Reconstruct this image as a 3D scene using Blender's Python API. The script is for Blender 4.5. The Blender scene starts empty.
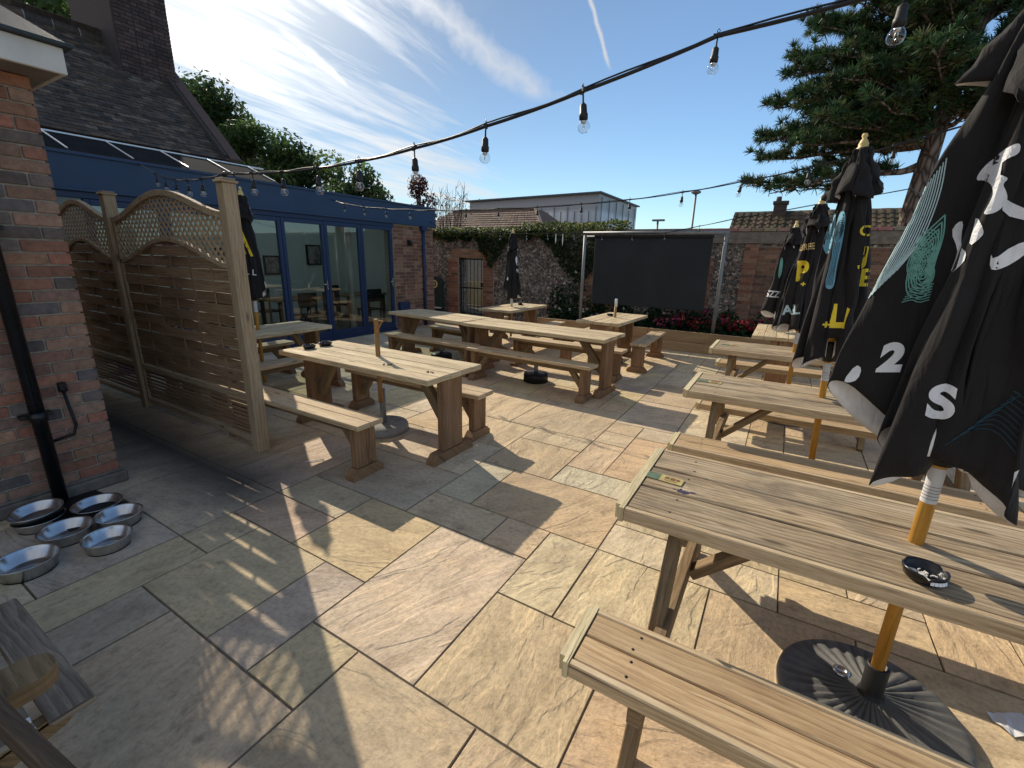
import bpy, bmesh, math, random
from mathutils import Vector, Matrix, noise
from mathutils.bvhtree import BVHTree
R = math.radians
PI = math.pi
random.seed(11)
S = bpy.context.scene
COL = S.collection
V = Vector

# ------------------------------------------------------------------ mesh builder
class MB:
    def __init__(s):
        s.v = []; s.f = []; s.uv = []; s.t = []; s.m = []; s.sm = []
    def face(s, pts, uvs=None, tint=(1, 1, 1), m=0, smooth=False):
        b = len(s.v); s.v += [tuple(p) for p in pts]
        s.f.append(list(range(b, b + len(pts))))
        s.uv.append(uvs if uvs else [(0, 0)] * len(pts)); s.t.append(tint); s.m.append(m); s.sm.append(smooth)
    def grid(s, rows, closed_u=False, tint=(1, 1, 1), m=0, smooth=True, us=1.0, vs=1.0, swap=False):
        nr = len(rows); nc = len(rows[0]); b = len(s.v)
        for r in rows: s.v += [tuple(p) for p in r]
        for i in range(nr - 1):
            for j in range(nc if closed_u else nc - 1):
                j2 = (j + 1) % nc
                s.f.append([b + i * nc + j, b + i * nc + j2, b + (i + 1) * nc + j2, b + (i + 1) * nc + j])
                u0, u1, v0, v1 = j / nc * us, (j + 1) / nc * us, i / (nr - 1) * vs, (i + 1) / (nr - 1) * vs
                q = [(u0, v0), (u1, v0), (u1, v1), (u0, v1)]
                s.uv.append([(y, x) for x, y in q] if swap else q); s.t.append(tint); s.m.append(m); s.sm.append(smooth)
    def box(s, size, M=None, c=0.004, tint=(1, 1, 1), m=0, grain=None):
        M = M or Matrix(); hx, hy, hz = size[0] / 2, size[1] / 2, size[2] / 2
        c = min(c, hx * .45, hy * .45, hz * .45)
        g = grain if grain is not None else max(range(3), key=lambda k: size[k])
        o = (random.random() * 20, random.random() * 20)
        def uvp(p, ax):
            a, b_ = [k for k in range(3) if k != ax]
            if ax == g: return (p[a] * .3 + o[0], p[b_] + o[1])
            w = b_ if a == g else a
            return (p[g] + o[0], p[w] + o[1] + ax * .37)
        H = (hx, hy, hz)
        b = len(s.v)
        idx = {}
        if c <= 0:
            for sx in (-1, 1):
                for sy in (-1, 1):
                    for sz in (-1, 1):
                        p = (sx * hx, sy * hy, sz * hz); idx[(sx, sy, sz)] = (len(s.v), p); s.v.append(tuple(M @ V(p)))
            for ax in range(3):
                a, b_ = [k for k in range(3) if k != ax]
                for sg in (-1, 1):
                    q = []
                    for (u, w) in ((-1, -1), (1, -1), (1, 1), (-1, 1)):
                        k = [0, 0, 0]; k[ax] = sg; k[a] = u; k[b_] = w; q.append(idx[tuple(k)])
                    if (sg > 0) == (ax == 1): q.reverse()
                    s.f.append([x[0] for x in q]); s.uv.append([uvp(x[1], ax) for x in q]); s.t.append(tint); s.m.append(m); s.sm.append(False)
            return
        for sx in (-1, 1):
            for sy in (-1, 1):
                for sz in (-1, 1):
                    sg = (sx, sy, sz)
                    for ax in range(3):
                        p = tuple(sg[k] * (H[k] - (0 if k == ax else c)) for k in range(3))
                        idx[sg + (ax,)] = (len(s.v), p); s.v.append(tuple(M @ V(p)))
        def add(keys, ax, n):
            q = [idx[k] for k in keys]
            e1 = V(q[1][1]) - V(q[0][1]); e2 = V(q[2][1]) - V(q[0][1])
            if e1.cross(e2).dot(V(n)) < 0: q.reverse()
            s.f.append([x[0] for x in q]); s.uv.append([uvp(x[1], ax) for x in q]); s.t.append(tint); s.m.append(m); s.sm.append(False)
        for ax in range(3):
            a, b_ = [k for k in range(3) if k != ax]
            for sg in (-1, 1):
                ks = []
                for (u, w) in ((-1, -1), (1, -1), (1, 1), (-1, 1)):
                    k = [0, 0, 0]; k[ax] = sg; k[a] = u; k[b_] = w; ks.append(tuple(k) + (ax,))
                n = [0, 0, 0]; n[ax] = sg; add(ks, ax, n)
            for u in (-1, 1):
                for w in (-1, 1):
                    k0 = [0, 0, 0]; k0[ax] = -1; k0[a] = u; k0[b_] = w; k1 = list(k0); k1[ax] = 1
                    n = [0, 0, 0]; n[a] = u; n[b_] = w
                    add([tuple(k0) + (a,), tuple(k1) + (a,), tuple(k1) + (b_,), tuple(k0) + (b_,)], a, n)
        for sx in (-1, 1):
            for sy in (-1, 1):
                for sz in (-1, 1):
                    add([(sx, sy, sz, 0), (sx, sy, sz, 1), (sx, sy, sz, 2)], 0, (sx, sy, sz))
    def at(s, x0, x1, y0, y1, z0, z1, c=0.004, **k):
        s.box((x1 - x0, y1 - y0, z1 - z0), Matrix.Translation(((x0 + x1) / 2, (y0 + y1) / 2, (z0 + z1) / 2)), c, **k)
    def beam(s, p0, p1, w, h, up=(0, 0, 1), c=0.004, **k):
        p0, p1 = V(p0), V(p1); d = p1 - p0; L = d.length; x = d / L
        y = V(up).cross(x).normalized(); z = x.cross(y)
        M = Matrix((x, y, z)).transposed().to_4x4(); M.translation = (p0 + p1) / 2
        s.box((L, w, h), M, c, grain=0, **k)
    def tube(s, pts, r, n=8, caps=True, **k):
        pts = [V(p) for p in pts]; rs = r if isinstance(r, (list, tuple)) else [r] * len(pts)
        rows = []; ref = None
        for i, p in enumerate(pts):
            d = (pts[min(i + 1, len(pts) - 1)] - pts[max(i - 1, 0)]).normalized()
            if ref is None:
                ref = d.orthogonal().normalized()
            ref = (ref - d * ref.dot(d)).normalized(); o = d.cross(ref)
            rows.append([p + (ref * math.cos(2 * PI * j / n) + o * math.sin(2 * PI * j / n)) * rs[i] for j in range(n)])
        L = sum((pts[i + 1] - pts[i]).length for i in range(len(pts) - 1))
        s.grid(rows, True, us=max(rs) * 6, vs=L, swap=True, **k)
        if caps:
            s.face(list(reversed(rows[0])), m=k.get('m', 0)); s.face(rows[-1], m=k.get('m', 0))
    def lathe(s, prof, n=20, M=None, caps=True, **k):
        M = M or Matrix()
        rows = [[M @ V((r * math.cos(2 * PI * j / n), r * math.sin(2 * PI * j / n), z)) for j in range(n)] for r, z in prof]
        s.grid(rows, True, **k)
        if caps:
            if prof[0][0] > 1e-4: s.face(list(reversed(rows[0])), m=k.get('m', 0))
            if prof[-1][0] > 1e-4: s.face(rows[-1], m=k.get('m', 0))
    def prism(s, poly, axis_vec, M=None, tint=(1, 1, 1), m=0):
        "poly: list of 3D points, extruded along axis_vec"
        M = M or Matrix(); a = [M @ V(p) for p in poly]; d = M.to_3x3() @ V(axis_vec); b = [p + d for p in a]
        o = random.random() * 9
        s.face(list(reversed(a)), [(p[0] + o, p[2] + p[1]) for p in reversed(poly)], tint, m); s.face(b, [(p[0] + o, p[2] + p[1]) for p in poly], tint, m)
        for i in range(len(a)):
            j = (i + 1) % len(a)
            L = (a[j] - a[i]).length
            s.face([a[i], a[j], b[j], b[i]], [(o, 0), (o + L, 0), (o + L, d.length), (o, d.length)], tint, m)
    def build(s, name, mats, parent=None, fix=True, loc=None):
        me = bpy.data.meshes.new(name)
        me.from_pydata(s.v, [], s.f)
        uvl = me.uv_layers.new(name='UVMap')
        flat = [c for f in s.uv for q in f for c in q]
        uvl.data.foreach_set('uv', flat)
        ca = me.color_attributes.new('tint', 'FLOAT_COLOR', 'CORNER')
        cols = []
        for f, t in zip(s.f, s.t): cols += [t[0], t[1], t[2], 1.0] * len(f)
        ca.data.foreach_set('color', cols)
        for mt in (mats if isinstance(mats, (list, tuple)) else [mats]): me.materials.append(mt)
        me.polygons.foreach_set('material_index', s.m)
        me.polygons.foreach_set('use_smooth', s.sm)
        if fix:
            bm = bmesh.new(); bm.from_mesh(me); bmesh.ops.remove_doubles(bm, verts=bm.verts, dist=1e-6)
            bmesh.ops.recalc_face_normals(bm, faces=bm.faces); bm.to_mesh(me); bm.free()
        me.update()
        o = bpy.data.objects.new(name, me); COL.objects.link(o)
        if parent: o.parent = parent
        if loc: o.location = loc
        return o

def tag(o, label=None, cat=None, group=None, kind=None):
    if label: o['label'] = label
    if cat: o['category'] = cat
    if group: o['group'] = group
    if kind: o['kind'] = kind
    return o
def thing(name, label, cat, loc=(0, 0, 0), rz=0, group=None):
    o = bpy.data.objects.new(name, None); COL.objects.link(o); o.empty_display_size = .1
    o.location = loc; o.rotation_euler = (0, 0, rz)
    return tag(o, label, cat, group)
def dup(o, parent=None):
    c = o.copy(); COL.objects.link(c)
    if parent: c.parent = parent
    for ch in list(o.children): dup(ch, c)
    return c
def T(x, y, z): return Matrix.Translation((x, y, z))
def RZ(a): return Matrix.Rotation(a, 4, 'Z')
def RX(a): return Matrix.Rotation(a, 4, 'X')
def RY(a): return Matrix.Rotation(a, 4, 'Y')
def lerp(a, b, t): return a + (b - a) * t

# ------------------------------------------------------------------ materials
class NT:
    def __init__(s, name):
        s.mat = bpy.data.materials.new(name); s.mat.use_nodes = True
        s.t = s.mat.node_tree; s.t.nodes.clear()
        s.out = s.t.nodes.new('ShaderNodeOutputMaterial')
    def n(s, typ, props=None, **ins):
        nd = s.t.nodes.new(typ)
        for k, v in (props or {}).items(): setattr(nd, k, v)
        for k, v in ins.items():
            key = int(k[1:]) if k[0] == 'i' and k[1:].isdigit() else k.replace('_', ' ')
            if v is None: continue
            sock = nd.inputs[key]
            if isinstance(v, bpy.types.NodeSocket): s.t.links.new(v, sock)
            else: sock.default_value = v
        return nd
    def l(s, a, b): s.t.links.new(a, b)
    def math(s, op, a, b=None, c=None, clamp=False):
        nd = s.n('ShaderNodeMath', {'operation': op, 'use_clamp': clamp}, i0=a, i1=b, i2=c); return nd.outputs[0]
    def ramp(s, fac, stops, interp='LINEAR'):
        nd = s.n('ShaderNodeValToRGB'); nd.color_ramp.interpolation = interp
        e = nd.color_ramp.elements
        while len(e) < len(stops): e.new(.5)
        for k, (p, c) in enumerate(stops):
            e[k].position = p; e[k].color = (c[0], c[1], c[2], 1) if len(c) == 3 else c
        s.l(fac, nd.inputs[0]); return nd.outputs[0]
    def mix(s, fac, a, b, mode='MIX'):
        nd = s.n('ShaderNodeMix', {'data_type': 'RGBA', 'blend_type': mode})
        for k, v in ((0, fac), (6, a), (7, b)):
            if isinstance(v, bpy.types.NodeSocket): s.l(v, nd.inputs[k])
            else: nd.inputs[k].default_value = (v if k == 0 else (tuple(v) + (1,) if len(v) == 3 else v))
        return nd.outputs[2]
    def noise(s, vec, scale, detail=4, rough=.55, dist=0):
        return s.n('ShaderNodeTexNoise', None, Vector=vec, Scale=scale, Detail=detail, Roughness=rough, Distortion=dist)
    def mapping(s, vec, scale=(1, 1, 1), loc=None, rot=None):
        return s.n('ShaderNodeMapping', None, Vector=vec, Scale=scale, Location=loc, Rotation=rot).outputs[0]
    def bump(s, h, strength=.3, dist=.01, normal=None):
        return s.n('ShaderNodeBump', None, Height=h, Strength=strength, Distance=dist, Normal=normal).outputs[0]
    def bsdf(s, color=None, rough=.7, metal=0, normal=None, spec=None, **k):
        nd = s.n('ShaderNodeBsdfPrincipled', None, Roughness=rough, Metallic=metal, Normal=normal, **k)
        if color is not None:
            if isinstance(color, bpy.types.NodeSocket): s.l(color, nd.inputs['Base Color'])
            else: nd.inputs['Base Color'].default_value = tuple(color) + (1,)
        if spec is not None: nd.inputs['Specular IOR Level'].default_value = spec
        s.l(nd.outputs[0], s.out.inputs[0]); return nd
    def uv(s): return s.n('ShaderNodeTexCoord').outputs['UV']
    def obj(s): return s.n('ShaderNodeTexCoord').outputs['Object']
    def pos(s): return s.n('ShaderNodeNewGeometry').outputs['Position']
    def tint(s): return s.n('ShaderNodeVertexColor', {'layer_name': 'tint'}).outputs[0]
    def rnd(s): return s.n('ShaderNodeObjectInfo').outputs['Random']

def wood(name, dark, mid, light, stain=(.12, .11, .10), stain_amt=.35, bump=.35, rough=.8, sheen=0):
    k = NT(name); uv = k.uv()
    off = k.math('MULTIPLY', k.rnd(), 37.0)
    uv = k.n('ShaderNodeVectorMath', {'operation': 'ADD'}, i0=uv, i1=k.n('ShaderNodeCombineXYZ', None, X=off, Y=off).outputs[0]).outputs[0]
    g1 = k.noise(k.mapping(uv, (4.5, 60, 1)), 1, 8, .68, .35).outputs[0]
    warp = k.noise(k.mapping(uv, (1.3, 9, 1)), 1, 3, .5, 1.2).outputs[0]
    wd = k.n('ShaderNodeVectorMath', {'operation': 'ADD'}, i0=uv, i1=k.n('ShaderNodeCombineXYZ', None, Y=k.math('MULTIPLY', k.noise(k.mapping(uv, (1.6, 5, 1)), 1, 2, .5).outputs[0], .11)).outputs[0]).outputs[0]
    g2 = k.n('ShaderNodeTexWave', {'bands_direction': 'Y', 'wave_profile': 'SAW'}, Vector=k.mapping(wd, (.15, 20, 1)), Scale=.62, Distortion=1.6, Detail=3, Detail_Scale=2.0, Detail_Roughness=.6).outputs[1]
    g3 = k.noise(k.mapping(uv, (1.1, 7, 1)), 1, 4, .55, .5).outputs[0]
    f = k.math('ADD', k.math('ADD', k.math('MULTIPLY', g1, .5), k.math('MULTIPLY', g2, .13)), k.math('MULTIPLY', g3, .36), clamp=True)
    col = k.ramp(f, [(.32, dark), (.50, mid), (.68, light)])
    fine = k.noise(k.mapping(uv, (13, 300, 1)), 1, 4, .75).outputs[0]
    col = k.mix(k.math('MULTIPLY', k.math('SUBTRACT', .47, fine, clamp=True), 3.2, clamp=True), col, [c * .45 for c in dark])
    blot = k.noise(k.mapping(uv, (2.5, 6, 1)), 1, 5, .6, .8).outputs[0]
    col = k.mix(k.math('MULTIPLY', k.ramp(blot, [(.48, (0, 0, 0)), (.72, (1, 1, 1))]), stain_amt), col, stain)
    vor = k.n('ShaderNodeTexVoronoi', {'feature': 'F1'}, Vector=k.mapping(uv, (2.1, 7, 1)), Scale=1.0).outputs[0]
    kn = k.ramp(vor, [(.05, (1, 1, 1)), (.13, (0, 0, 0))])
    col = k.mix(k.math('MULTIPLY', kn, .75), col, [c * .4 for c in dark])
    col = k.mix(k.math('MULTIPLY', k.math('SUBTRACT', warp, .5), .5), col, (.5, .5, .5), 'MULTIPLY')
    ckn = k.noise(k.mapping(uv, (1.1, 55, 1), (3.3, 7.7, 0)), 1, 3, .5, .25).outputs[0]
    ck = k.ramp(ckn, [(.285, (1, 1, 1)), (.325, (0, 0, 0))])
    col = k.mix(k.math('MULTIPLY', ck, .8), col, [c * .3 for c in dark])
    col = k.mix(1.0, col, k.tint(), 'MULTIPLY')
    h = k.math('SUBTRACT', k.math('ADD', k.math('MULTIPLY', g1, .7), k.math('MULTIPLY', fine, .5)), k.math('MULTIPLY', ck, .8))
    k.bsdf(col, k.math('ADD', rough - .1, k.math('MULTIPLY', blot, .2)), normal=k.bump(h, bump * 1.5, .005), spec=.25)
    return k.mat

def plain(name, color, rough=.5, metal=0, var=.12, scale=6, bump=0, spec=.4, dirt=None):
    k = NT(name); p = k.obj()
    nz = k.noise(p, scale, 5, .6).outputs[0]
    lo = [max(0, c * (1 - var)) for c in color]; hi = [min(1, c * (1 + var)) for c in color]
    col = k.ramp(nz, [(.3, lo), (.7, hi)])
    if dirt:
        d = k.noise(p, scale * .35, 6, .7).outputs[0]
        col = k.mix(k.ramp(d, [(.45, (0, 0, 0)), (.75, (.7, .7, .7))]), col, dirt)
    nm = k.bump(k.noise(p, scale * 8, 4).outputs[0], bump, .003) if bump else None
    k.bsdf(col, k.math('ADD', rough - .08, k.math('MULTIPLY', nz, .16)), metal, nm, spec)
    return k.mat

M = {}
M['top_wood'] = wood('weathered_tabletop', (.115, .075, .042), (.41, .31, .195), (.65, .54, .385), (.12, .10, .08), .9)
M['trestle_wood'] = wood('bright_trestle_top', (.27, .19, .105), (.58, .455, .275), (.78, .66, .44), (.24, .19, .13), .45)
M['bench_wood'] = wood('sunbleached_bench', (.30, .20, .11), (.54, .40, .24), (.70, .56, .37), (.25, .2, .14), .3)
M['pine_wood'] = wood('warm_pine_seat', (.26, .16, .085), (.50, .35, .195), (.66, .505, .31), (.28, .19, .13), .3)
M['pale_wood'] = wood('pale_treated_edge', (.42, .34, .19), (.62, .52, .31), (.74, .64, .42), (.30, .24, .14), .2)
M['stain_wood'] = wood('orange_stained_leg', (.13, .07, .035), (.27, .155, .08), (.39, .255, .15), (.16, .115, .085), .5)
M['brown_wood'] = wood('brown_frame_wood', (.12, .08, .045), (.25, .17, .09), (.36, .26, .15), (.11, .09, .07), .4)
M['grey_wood'] = wood('silver_grey_wood', (.08, .06, .042), (.26, .205, .15), (.46, .385, .30), (.12, .11, .10), .45, .6)
M['fence_wood'] = wood('fence_board', (.18, .105, .055), (.33, .21, .12), (.43, .295, .18), (.15, .11, .07), .35)
M['post_wood'] = wood('fence_post_wood', (.24, .165, .095), (.41, .30, .185), (.52, .40, .265), (.25, .18, .10), .25)
M['sleeper_wood'] = wood('planter_board', (.20, .12, .065), (.36, .235, .125), (.47, .33, .19), (.17, .12, .08), .35)
M['stub_wood'] = wood('brown_pole_wood', (.20, .10, .035), (.34, .18, .06), (.44, .26, .10), (.3, .2, .1), .3, .1, .5)
M['dark_wood'] = wood('dark_brown_chair_wood', (.05, .035, .025), (.11, .075, .05), (.17, .12, .08), (.05, .04, .03), .4)
M['pole_wood'] = wood('varnished_pole', (.42, .20, .035), (.58, .30, .055), (.66, .38, .09), (.45, .22, .05), .15, .1, .42)

def sandstone():
    k = NT('riven_sandstone'); uv = k.uv(); tint = k.tint(); pos = k.pos()
    n1 = k.noise(k.mapping(uv, (2.2, 4.6, 1)), 1.3, 9, .66, .25).outputs[0]
    n2 = k.noise(uv, 3.2, 4, .55, .4).outputs[0]
    n3 = k.noise(k.mapping(uv, (7, 20, 1)), 1, 7, .7, .4).outputs[0]
    fine = k.noise(uv, 90, 3, .7).outputs[0]
    sh = k.ramp(n1, [(.28, (.66, .63, .60)), (.5, (1, 1, 1)), (.74, (1.2, 1.17, 1.08))])
    col = k.mix(1.0, tint, sh, 'MULTIPLY')
    col = k.mix(k.math('MULTIPLY', k.ramp(n2, [(.45, (0, 0, 0)), (.7, (1, 1, 1))]), .2), col, (.42, .27, .15))
    col = k.mix(k.math('MULTIPLY', k.ramp(n3, [(.30, (1, 1, 1)), (.48, (0, 0, 0))]), .32), col, (.20, .155, .11))
    gr = k.noise(uv, 38, 5, .75).outputs[0]
    col = k.mix(.55, col, k.ramp(gr, [(.32, (.5, .48, .45)), (.5, (1, 1, 1)), (.7, (1.3, 1.28, 1.22))]), 'MULTIPLY')
    ln = k.n('ShaderNodeTexNoise', {'noise_type': 'RIDGED_MULTIFRACTAL'}, Vector=k.mapping(uv, (1.1, 3.4, 1)), Scale=1.7, Detail=5, Roughness=.5, Distortion=.6).outputs[0]
    veins = k.ramp(ln, [(.78, (0, 0, 0)), (.98, (1, 1, 1))])
    col = k.mix(k.math('MULTIPLY', veins, .08), col, (.62, .5, .34))
    spots = k.n('ShaderNodeTexVoronoi', {'feature': 'F1'}, Vector=k.n('ShaderNodeVectorMath', {'operation': 'ADD'}, i0=pos, i1=k.n('ShaderNodeVectorMath', {'operation': 'SCALE'}, i0=k.noise(pos, 9, 3).outputs[1], Scale=.08).outputs[0]).outputs[0], Scale=5).outputs[0]
    sp = k.ramp(spots, [(.06, (1, 1, 1)), (.13, (0, 0, 0))])
    col = k.mix(k.math('MULTIPLY', sp, .38), col, (.12, .10, .085))
    grime = k.noise(pos, .9, 6, .6).outputs[0]
    col = k.mix(k.math('MULTIPLY', k.ramp(grime, [(.45, (0, 0, 0)), (.72, (1, 1, 1))]), .4), col, (.22, .18, .14))
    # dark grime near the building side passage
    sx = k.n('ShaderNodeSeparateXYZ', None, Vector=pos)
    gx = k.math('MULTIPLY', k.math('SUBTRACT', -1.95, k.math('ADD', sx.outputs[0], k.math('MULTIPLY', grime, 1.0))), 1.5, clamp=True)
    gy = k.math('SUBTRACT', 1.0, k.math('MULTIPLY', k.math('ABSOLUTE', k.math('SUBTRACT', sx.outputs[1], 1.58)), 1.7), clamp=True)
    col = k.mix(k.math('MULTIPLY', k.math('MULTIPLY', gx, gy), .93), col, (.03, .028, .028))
    step = k.ramp(k.noise(k.mapping(uv, (1.0, 2.7, 1)), 1.5, 3, .5, .8).outputs[0], [(.30, (0, 0, 0)), (.34, (.25, .25, .25)), (.44, (.3, .3, .3)), (.47, (.6, .6, .6)), (.58, (.65, .65, .65)), (.61, (1, 1, 1))])
    h = k.math('ADD', k.math('ADD', k.math('MULTIPLY', n1, 1.0), k.math('MULTIPLY', n3, .35)), k.math('ADD', k.math('MULTIPLY', fine, .14), k.math('MULTIPLY', step, .65)))
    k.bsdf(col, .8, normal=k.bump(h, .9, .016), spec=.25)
    return k.mat
M['stone'] = sandstone()

def tinted(name, rough=.85, bump=.5, var=.35, scale=30, spec=.25, dist=.004):
    k = NT(name); p = k.pos(); n = k.noise(p, scale, 5, .65).outputs[0]
    col = k.mix(1.0, k.tint(), k.ramp(n, [(.3, (1 - var, 1 - var, 1 - var)), (.7, (1 + var * .6, 1 + var * .6, 1 + var * .6))]), 'MULTIPLY')
    k.bsdf(col, rough, normal=k.bump(k.noise(p, scale * 3, 4, .7).outputs[0], bump, dist), spec=spec)
    return k.mat
M['brick'] = tinted('fired_brick', bump=.7)
M['tile'] = tinted('clay_roof_tile', .8, .4, .4, 14)
M['mortar'] = plain('lime_mortar', (.40, .35, .29), .95, 0, .25, 20, .6)
M['joint'] = plain('paving_joint', (.15, .128, .10), .95, 0, .3, 25, .6)
M['soil'] = plain('dark_soil', (.035, .026, .02), .95, 0, .4, 30, .8)

def flint():
    k = NT('knapped_flint'); p = k.pos()
    w = k.n('ShaderNodeVectorMath', {'operation': 'ADD'}, i0=p, i1=k.n('ShaderNodeVectorMath', {'operation': 'SCALE'}, i0=k.noise(p, 6, 3).outputs[1], Scale=.07).outputs[0]).outputs[0]
    v = k.n('ShaderNodeTexVoronoi', {'feature': 'F1'}, Vector=w, Scale=21)
    e = k.n('ShaderNodeTexVoronoi', {'feature': 'DISTANCE_TO_EDGE'}, Vector=w, Scale=21).outputs[0]
    sp = k.n('ShaderNodeSeparateXYZ', None, Vector=v.outputs[1])
    st = k.ramp(sp.outputs[0], [(0, (.07, .064, .06)), (.3, (.15, .13, .115)), (.5, (.24, .20, .165)), (.68, (.38, .32, .265)), (.85, (.50, .44, .38)), (.95, (.30, .15, .10))], 'CONSTANT')
    col = k.mix(k.ramp(e, [(.03, (1, 1, 1)), (.09, (0, 0, 0))]), st, (.26, .215, .17))
    col = k.mix(.5, col, k.ramp(k.noise(p, 1.3, 5).outputs[0], [(.3, (.5, .47, .45)), (.7, (1.2, 1.15, 1.1))]), 'MULTIPLY')
    h = k.math('SMOOTH_MIN', e, .16, .1)
    k.bsdf(col, .6, normal=k.bump(h, 1.0, .10), spec=.4)
    return k.mat
M['flint'] = flint()

def fabric(name, color, rough=.85):
    k = NT(name); p = k.obj(); uv = k.uv()
    n = k.noise(p, 3.5, 5, .6).outputs[0]
    wv = k.noise(p, 320, 2).outputs[0]
    col = k.ramp(n, [(.3, [c * .75 for c in color]), (.72, [c * 1.35 for c in color])])
    cr = k.noise(k.mapping(p, (14, 14, 3)), 1, 4, .6, .5).outputs[0]
    b1 = k.bump(cr, .6, .025)
    nd = k.bsdf(col, rough, normal=k.bump(wv, .12, .001, b1), spec=.25)
    nd.inputs['Sheen Weight'].default_value = .05; nd.inputs['Sheen Roughness'].default_value = .5
    return k.mat
M['black_cloth'] = fabric('black_parasol_cloth', (.0165, .015, .016))
M['lining'] = fabric('grey_cloth_underside', (.74, .74, .76))
for nm, c in (('print_white', (.72, .73, .76)), ('print_yellow', (.78, .60, .05)), ('print_cream', (.62, .48, .22)), ('print_teal', (.14, .33, .29)), ('print_blue', (.17, .38, .50)), ('print_ink', (.02, .06, .09)), ('print_pale', (.40, .55, .58))):
    M[nm] = fabric(nm, c, .8)

def glass(name, tint=(1, 1, 1), refl=1.0):
    k = NT(name)
    fc = k.n('ShaderNodeLayerWeight', None, Blend=.5).outputs['Facing']
    fr = k.math('ADD', .045, k.math('MULTIPLY', k.math('POWER', fc, 5.0), .95))
    fr = k.math('MULTIPLY', fr, refl, clamp=True)
    tr = k.n('ShaderNodeBsdfTransparent', None, Color=tuple(tint) + (1,)).outputs[0]
    gl = k.n('ShaderNodeBsdfGlossy', None, Roughness=.02, Color=(.95, .97, 1, 1)).outputs[0]
    mx = k.n('ShaderNodeMixShader', None, i0=fr, i1=tr, i2=gl)
    k.l(mx.outputs[0], k.out.inputs[0]); return k.mat
M['glass'] = glass('window_glass', (.82, .86, .84), 1.3)
M['bulb_glass'] = glass('bulb_glass', (.93, .93, .92), 1.6)
M['navy'] = plain('navy_paint', (.021, .052, .118), .55, 0, .12, 3, .05, .5, (.03, .06, .12))
M['navy_dark'] = plain('navy_frame_paint', (.013, .034, .098), .5, 0, .1, 3, 0, .5)
M['black_plastic'] = plain('black_plastic', (.012, .012, .013), .5, 0, .3, 12, .2)
M['black_gloss'] = plain('black_gloss', (.01, .01, .012), .28, 0, .2, 9)
M['base_plastic'] = plain('moulded_dark_base', (.11, .11, .106), .6, 0, .4, 9, .4, .35, (.15, .14, .13))
M['concrete'] = plain('grey_concrete', (.33, .32, .30), .9, 0, .2, 18, .5, .2, (.2, .19, .17))
M['plinth'] = plain('stained_plinth', (.17, .145, .12), .9, 0, .35, 12, .6)
M['steel'] = plain('brushed_steel', (.62, .62, .61), .24, 1, .1, 5, .05)
M['galv'] = plain('galvanised_tube', (.22, .23, .235), .55, .4, .15, 6, .1)
def screenmat():
    k = NT('screen_cloth'); p = k.obj()
    w = k.noise(k.mapping(p, (1.4, 1, .7)), 1, 4, .55, 1.0).outputs[0]
    k.bsdf(k.ramp(w, [(.35, (.014, .018, .022)), (.7, (.021, .026, .031))]), .62, normal=k.bump(w, .35, .08), spec=.3); return k.mat
M['screen_black'] = screenmat()
M['iron'] = plain('black_iron', (.015, .015, .016), .5, .3, .3, 9, .2)
M['white_paint'] = plain('aged_white_paint', (.62, .59, .55), .55, 0, .1, 5, .1, .4, (.42, .38, .33))
M['matte_dark'] = plain('matte_dark_shade', (.02, .022, .025), 1.0, 0, .3, 5, 0, .02)  # flat black standing in for the shade on the lean-to strip
M['white_trim'] = plain('white_trim', (.75, .76, .78), .3, .2, .05, 6)
M['grey_soffit'] = plain('soffit_grey', (.22, .20, .19), .8, 0, .2, 5)
M['lead'] = plain('lead_grey', (.09, .105, .125), .55, .1, .2, 3, .1)
M['slate'] = plain('dark_slate', (.03, .04, .045), .6, 0, .3, 8, .2)
M['room_wall'] = plain('sage_room_wall', (.66, .71, .64), .85, 0, .06, 3)
M['room_floor'] = plain('dark_room_floor', (.07, .05, .035), .5, 0, .3, 4)
M['room_ceiling'] = plain('room_ceiling', (.6, .6, .58), .9, 0, .05, 3)
M['picture'] = plain('picture_print', (.30, .27, .24), .6, 0, .8, 9)
M['paper'] = plain('white_paper', (.66, .66, .67), .8, 0, .1, 12, .2)
M['ash'] = plain('ash_and_stubs', (.60, .58, .54), .9, 0, .4, 40, .5)
M['card'] = plain('printed_card', (.42, .34, .13), .7, 0, .25, 30)
M['card_green'] = plain('card_green_band', (.10, .15, .09), .7, 0, .3, 30)
M['card_ink'] = plain('card_brown_ink', (.18, .08, .03), .7, 0, .2, 30)
M['finial'] = plain('turned_finial_wood', (.62, .46, .17), .45, 0, .15, 9)
M['board_green'] = plain('dark_green_board', (.014, .035, .033), .5, 0, .2, 6)
M['sheeting'] = None
def sheeting():
    k = NT('scaffold_sheeting'); p = k.obj()
    w = k.noise(k.mapping(p, (1.6, 1.6, .12)), 1, 4, .6).outputs[0]
    sz = k.n('ShaderNodeSeparateXYZ', None, Vector=p).outputs[2]
    col = k.ramp(w, [(.35, (.50, .55, .62)), (.65, (.85, .88, .92))])
    col = k.mix(k.ramp(k.math('MULTIPLY', sz, .2), [(.85, (0, 0, 0)), (.90, (1, 1, 1))]), col, (.40, .41, .44))  # grey upper band: shade of the roof painted into the colour
    k.bsdf(col, .5, spec=.4); return k.mat
M['sheeting'] = sheeting()
def bark():
    k = NT('pine_bark'); p = k.obj()
    v = k.n('ShaderNodeTexVoronoi', {'feature': 'DISTANCE_TO_EDGE'}, Vector=k.mapping(p, (9, 9, 3)), Scale=1).outputs[0]
    col = k.ramp(v, [(.02, (.06, .045, .038)), (.2, (.24, .18, .15)), (.5, (.36, .29, .25))])
    k.bsdf(col, .9, normal=k.bump(v, .8, .06), spec=.2); return k.mat
M['bark'] = bark()
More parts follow.
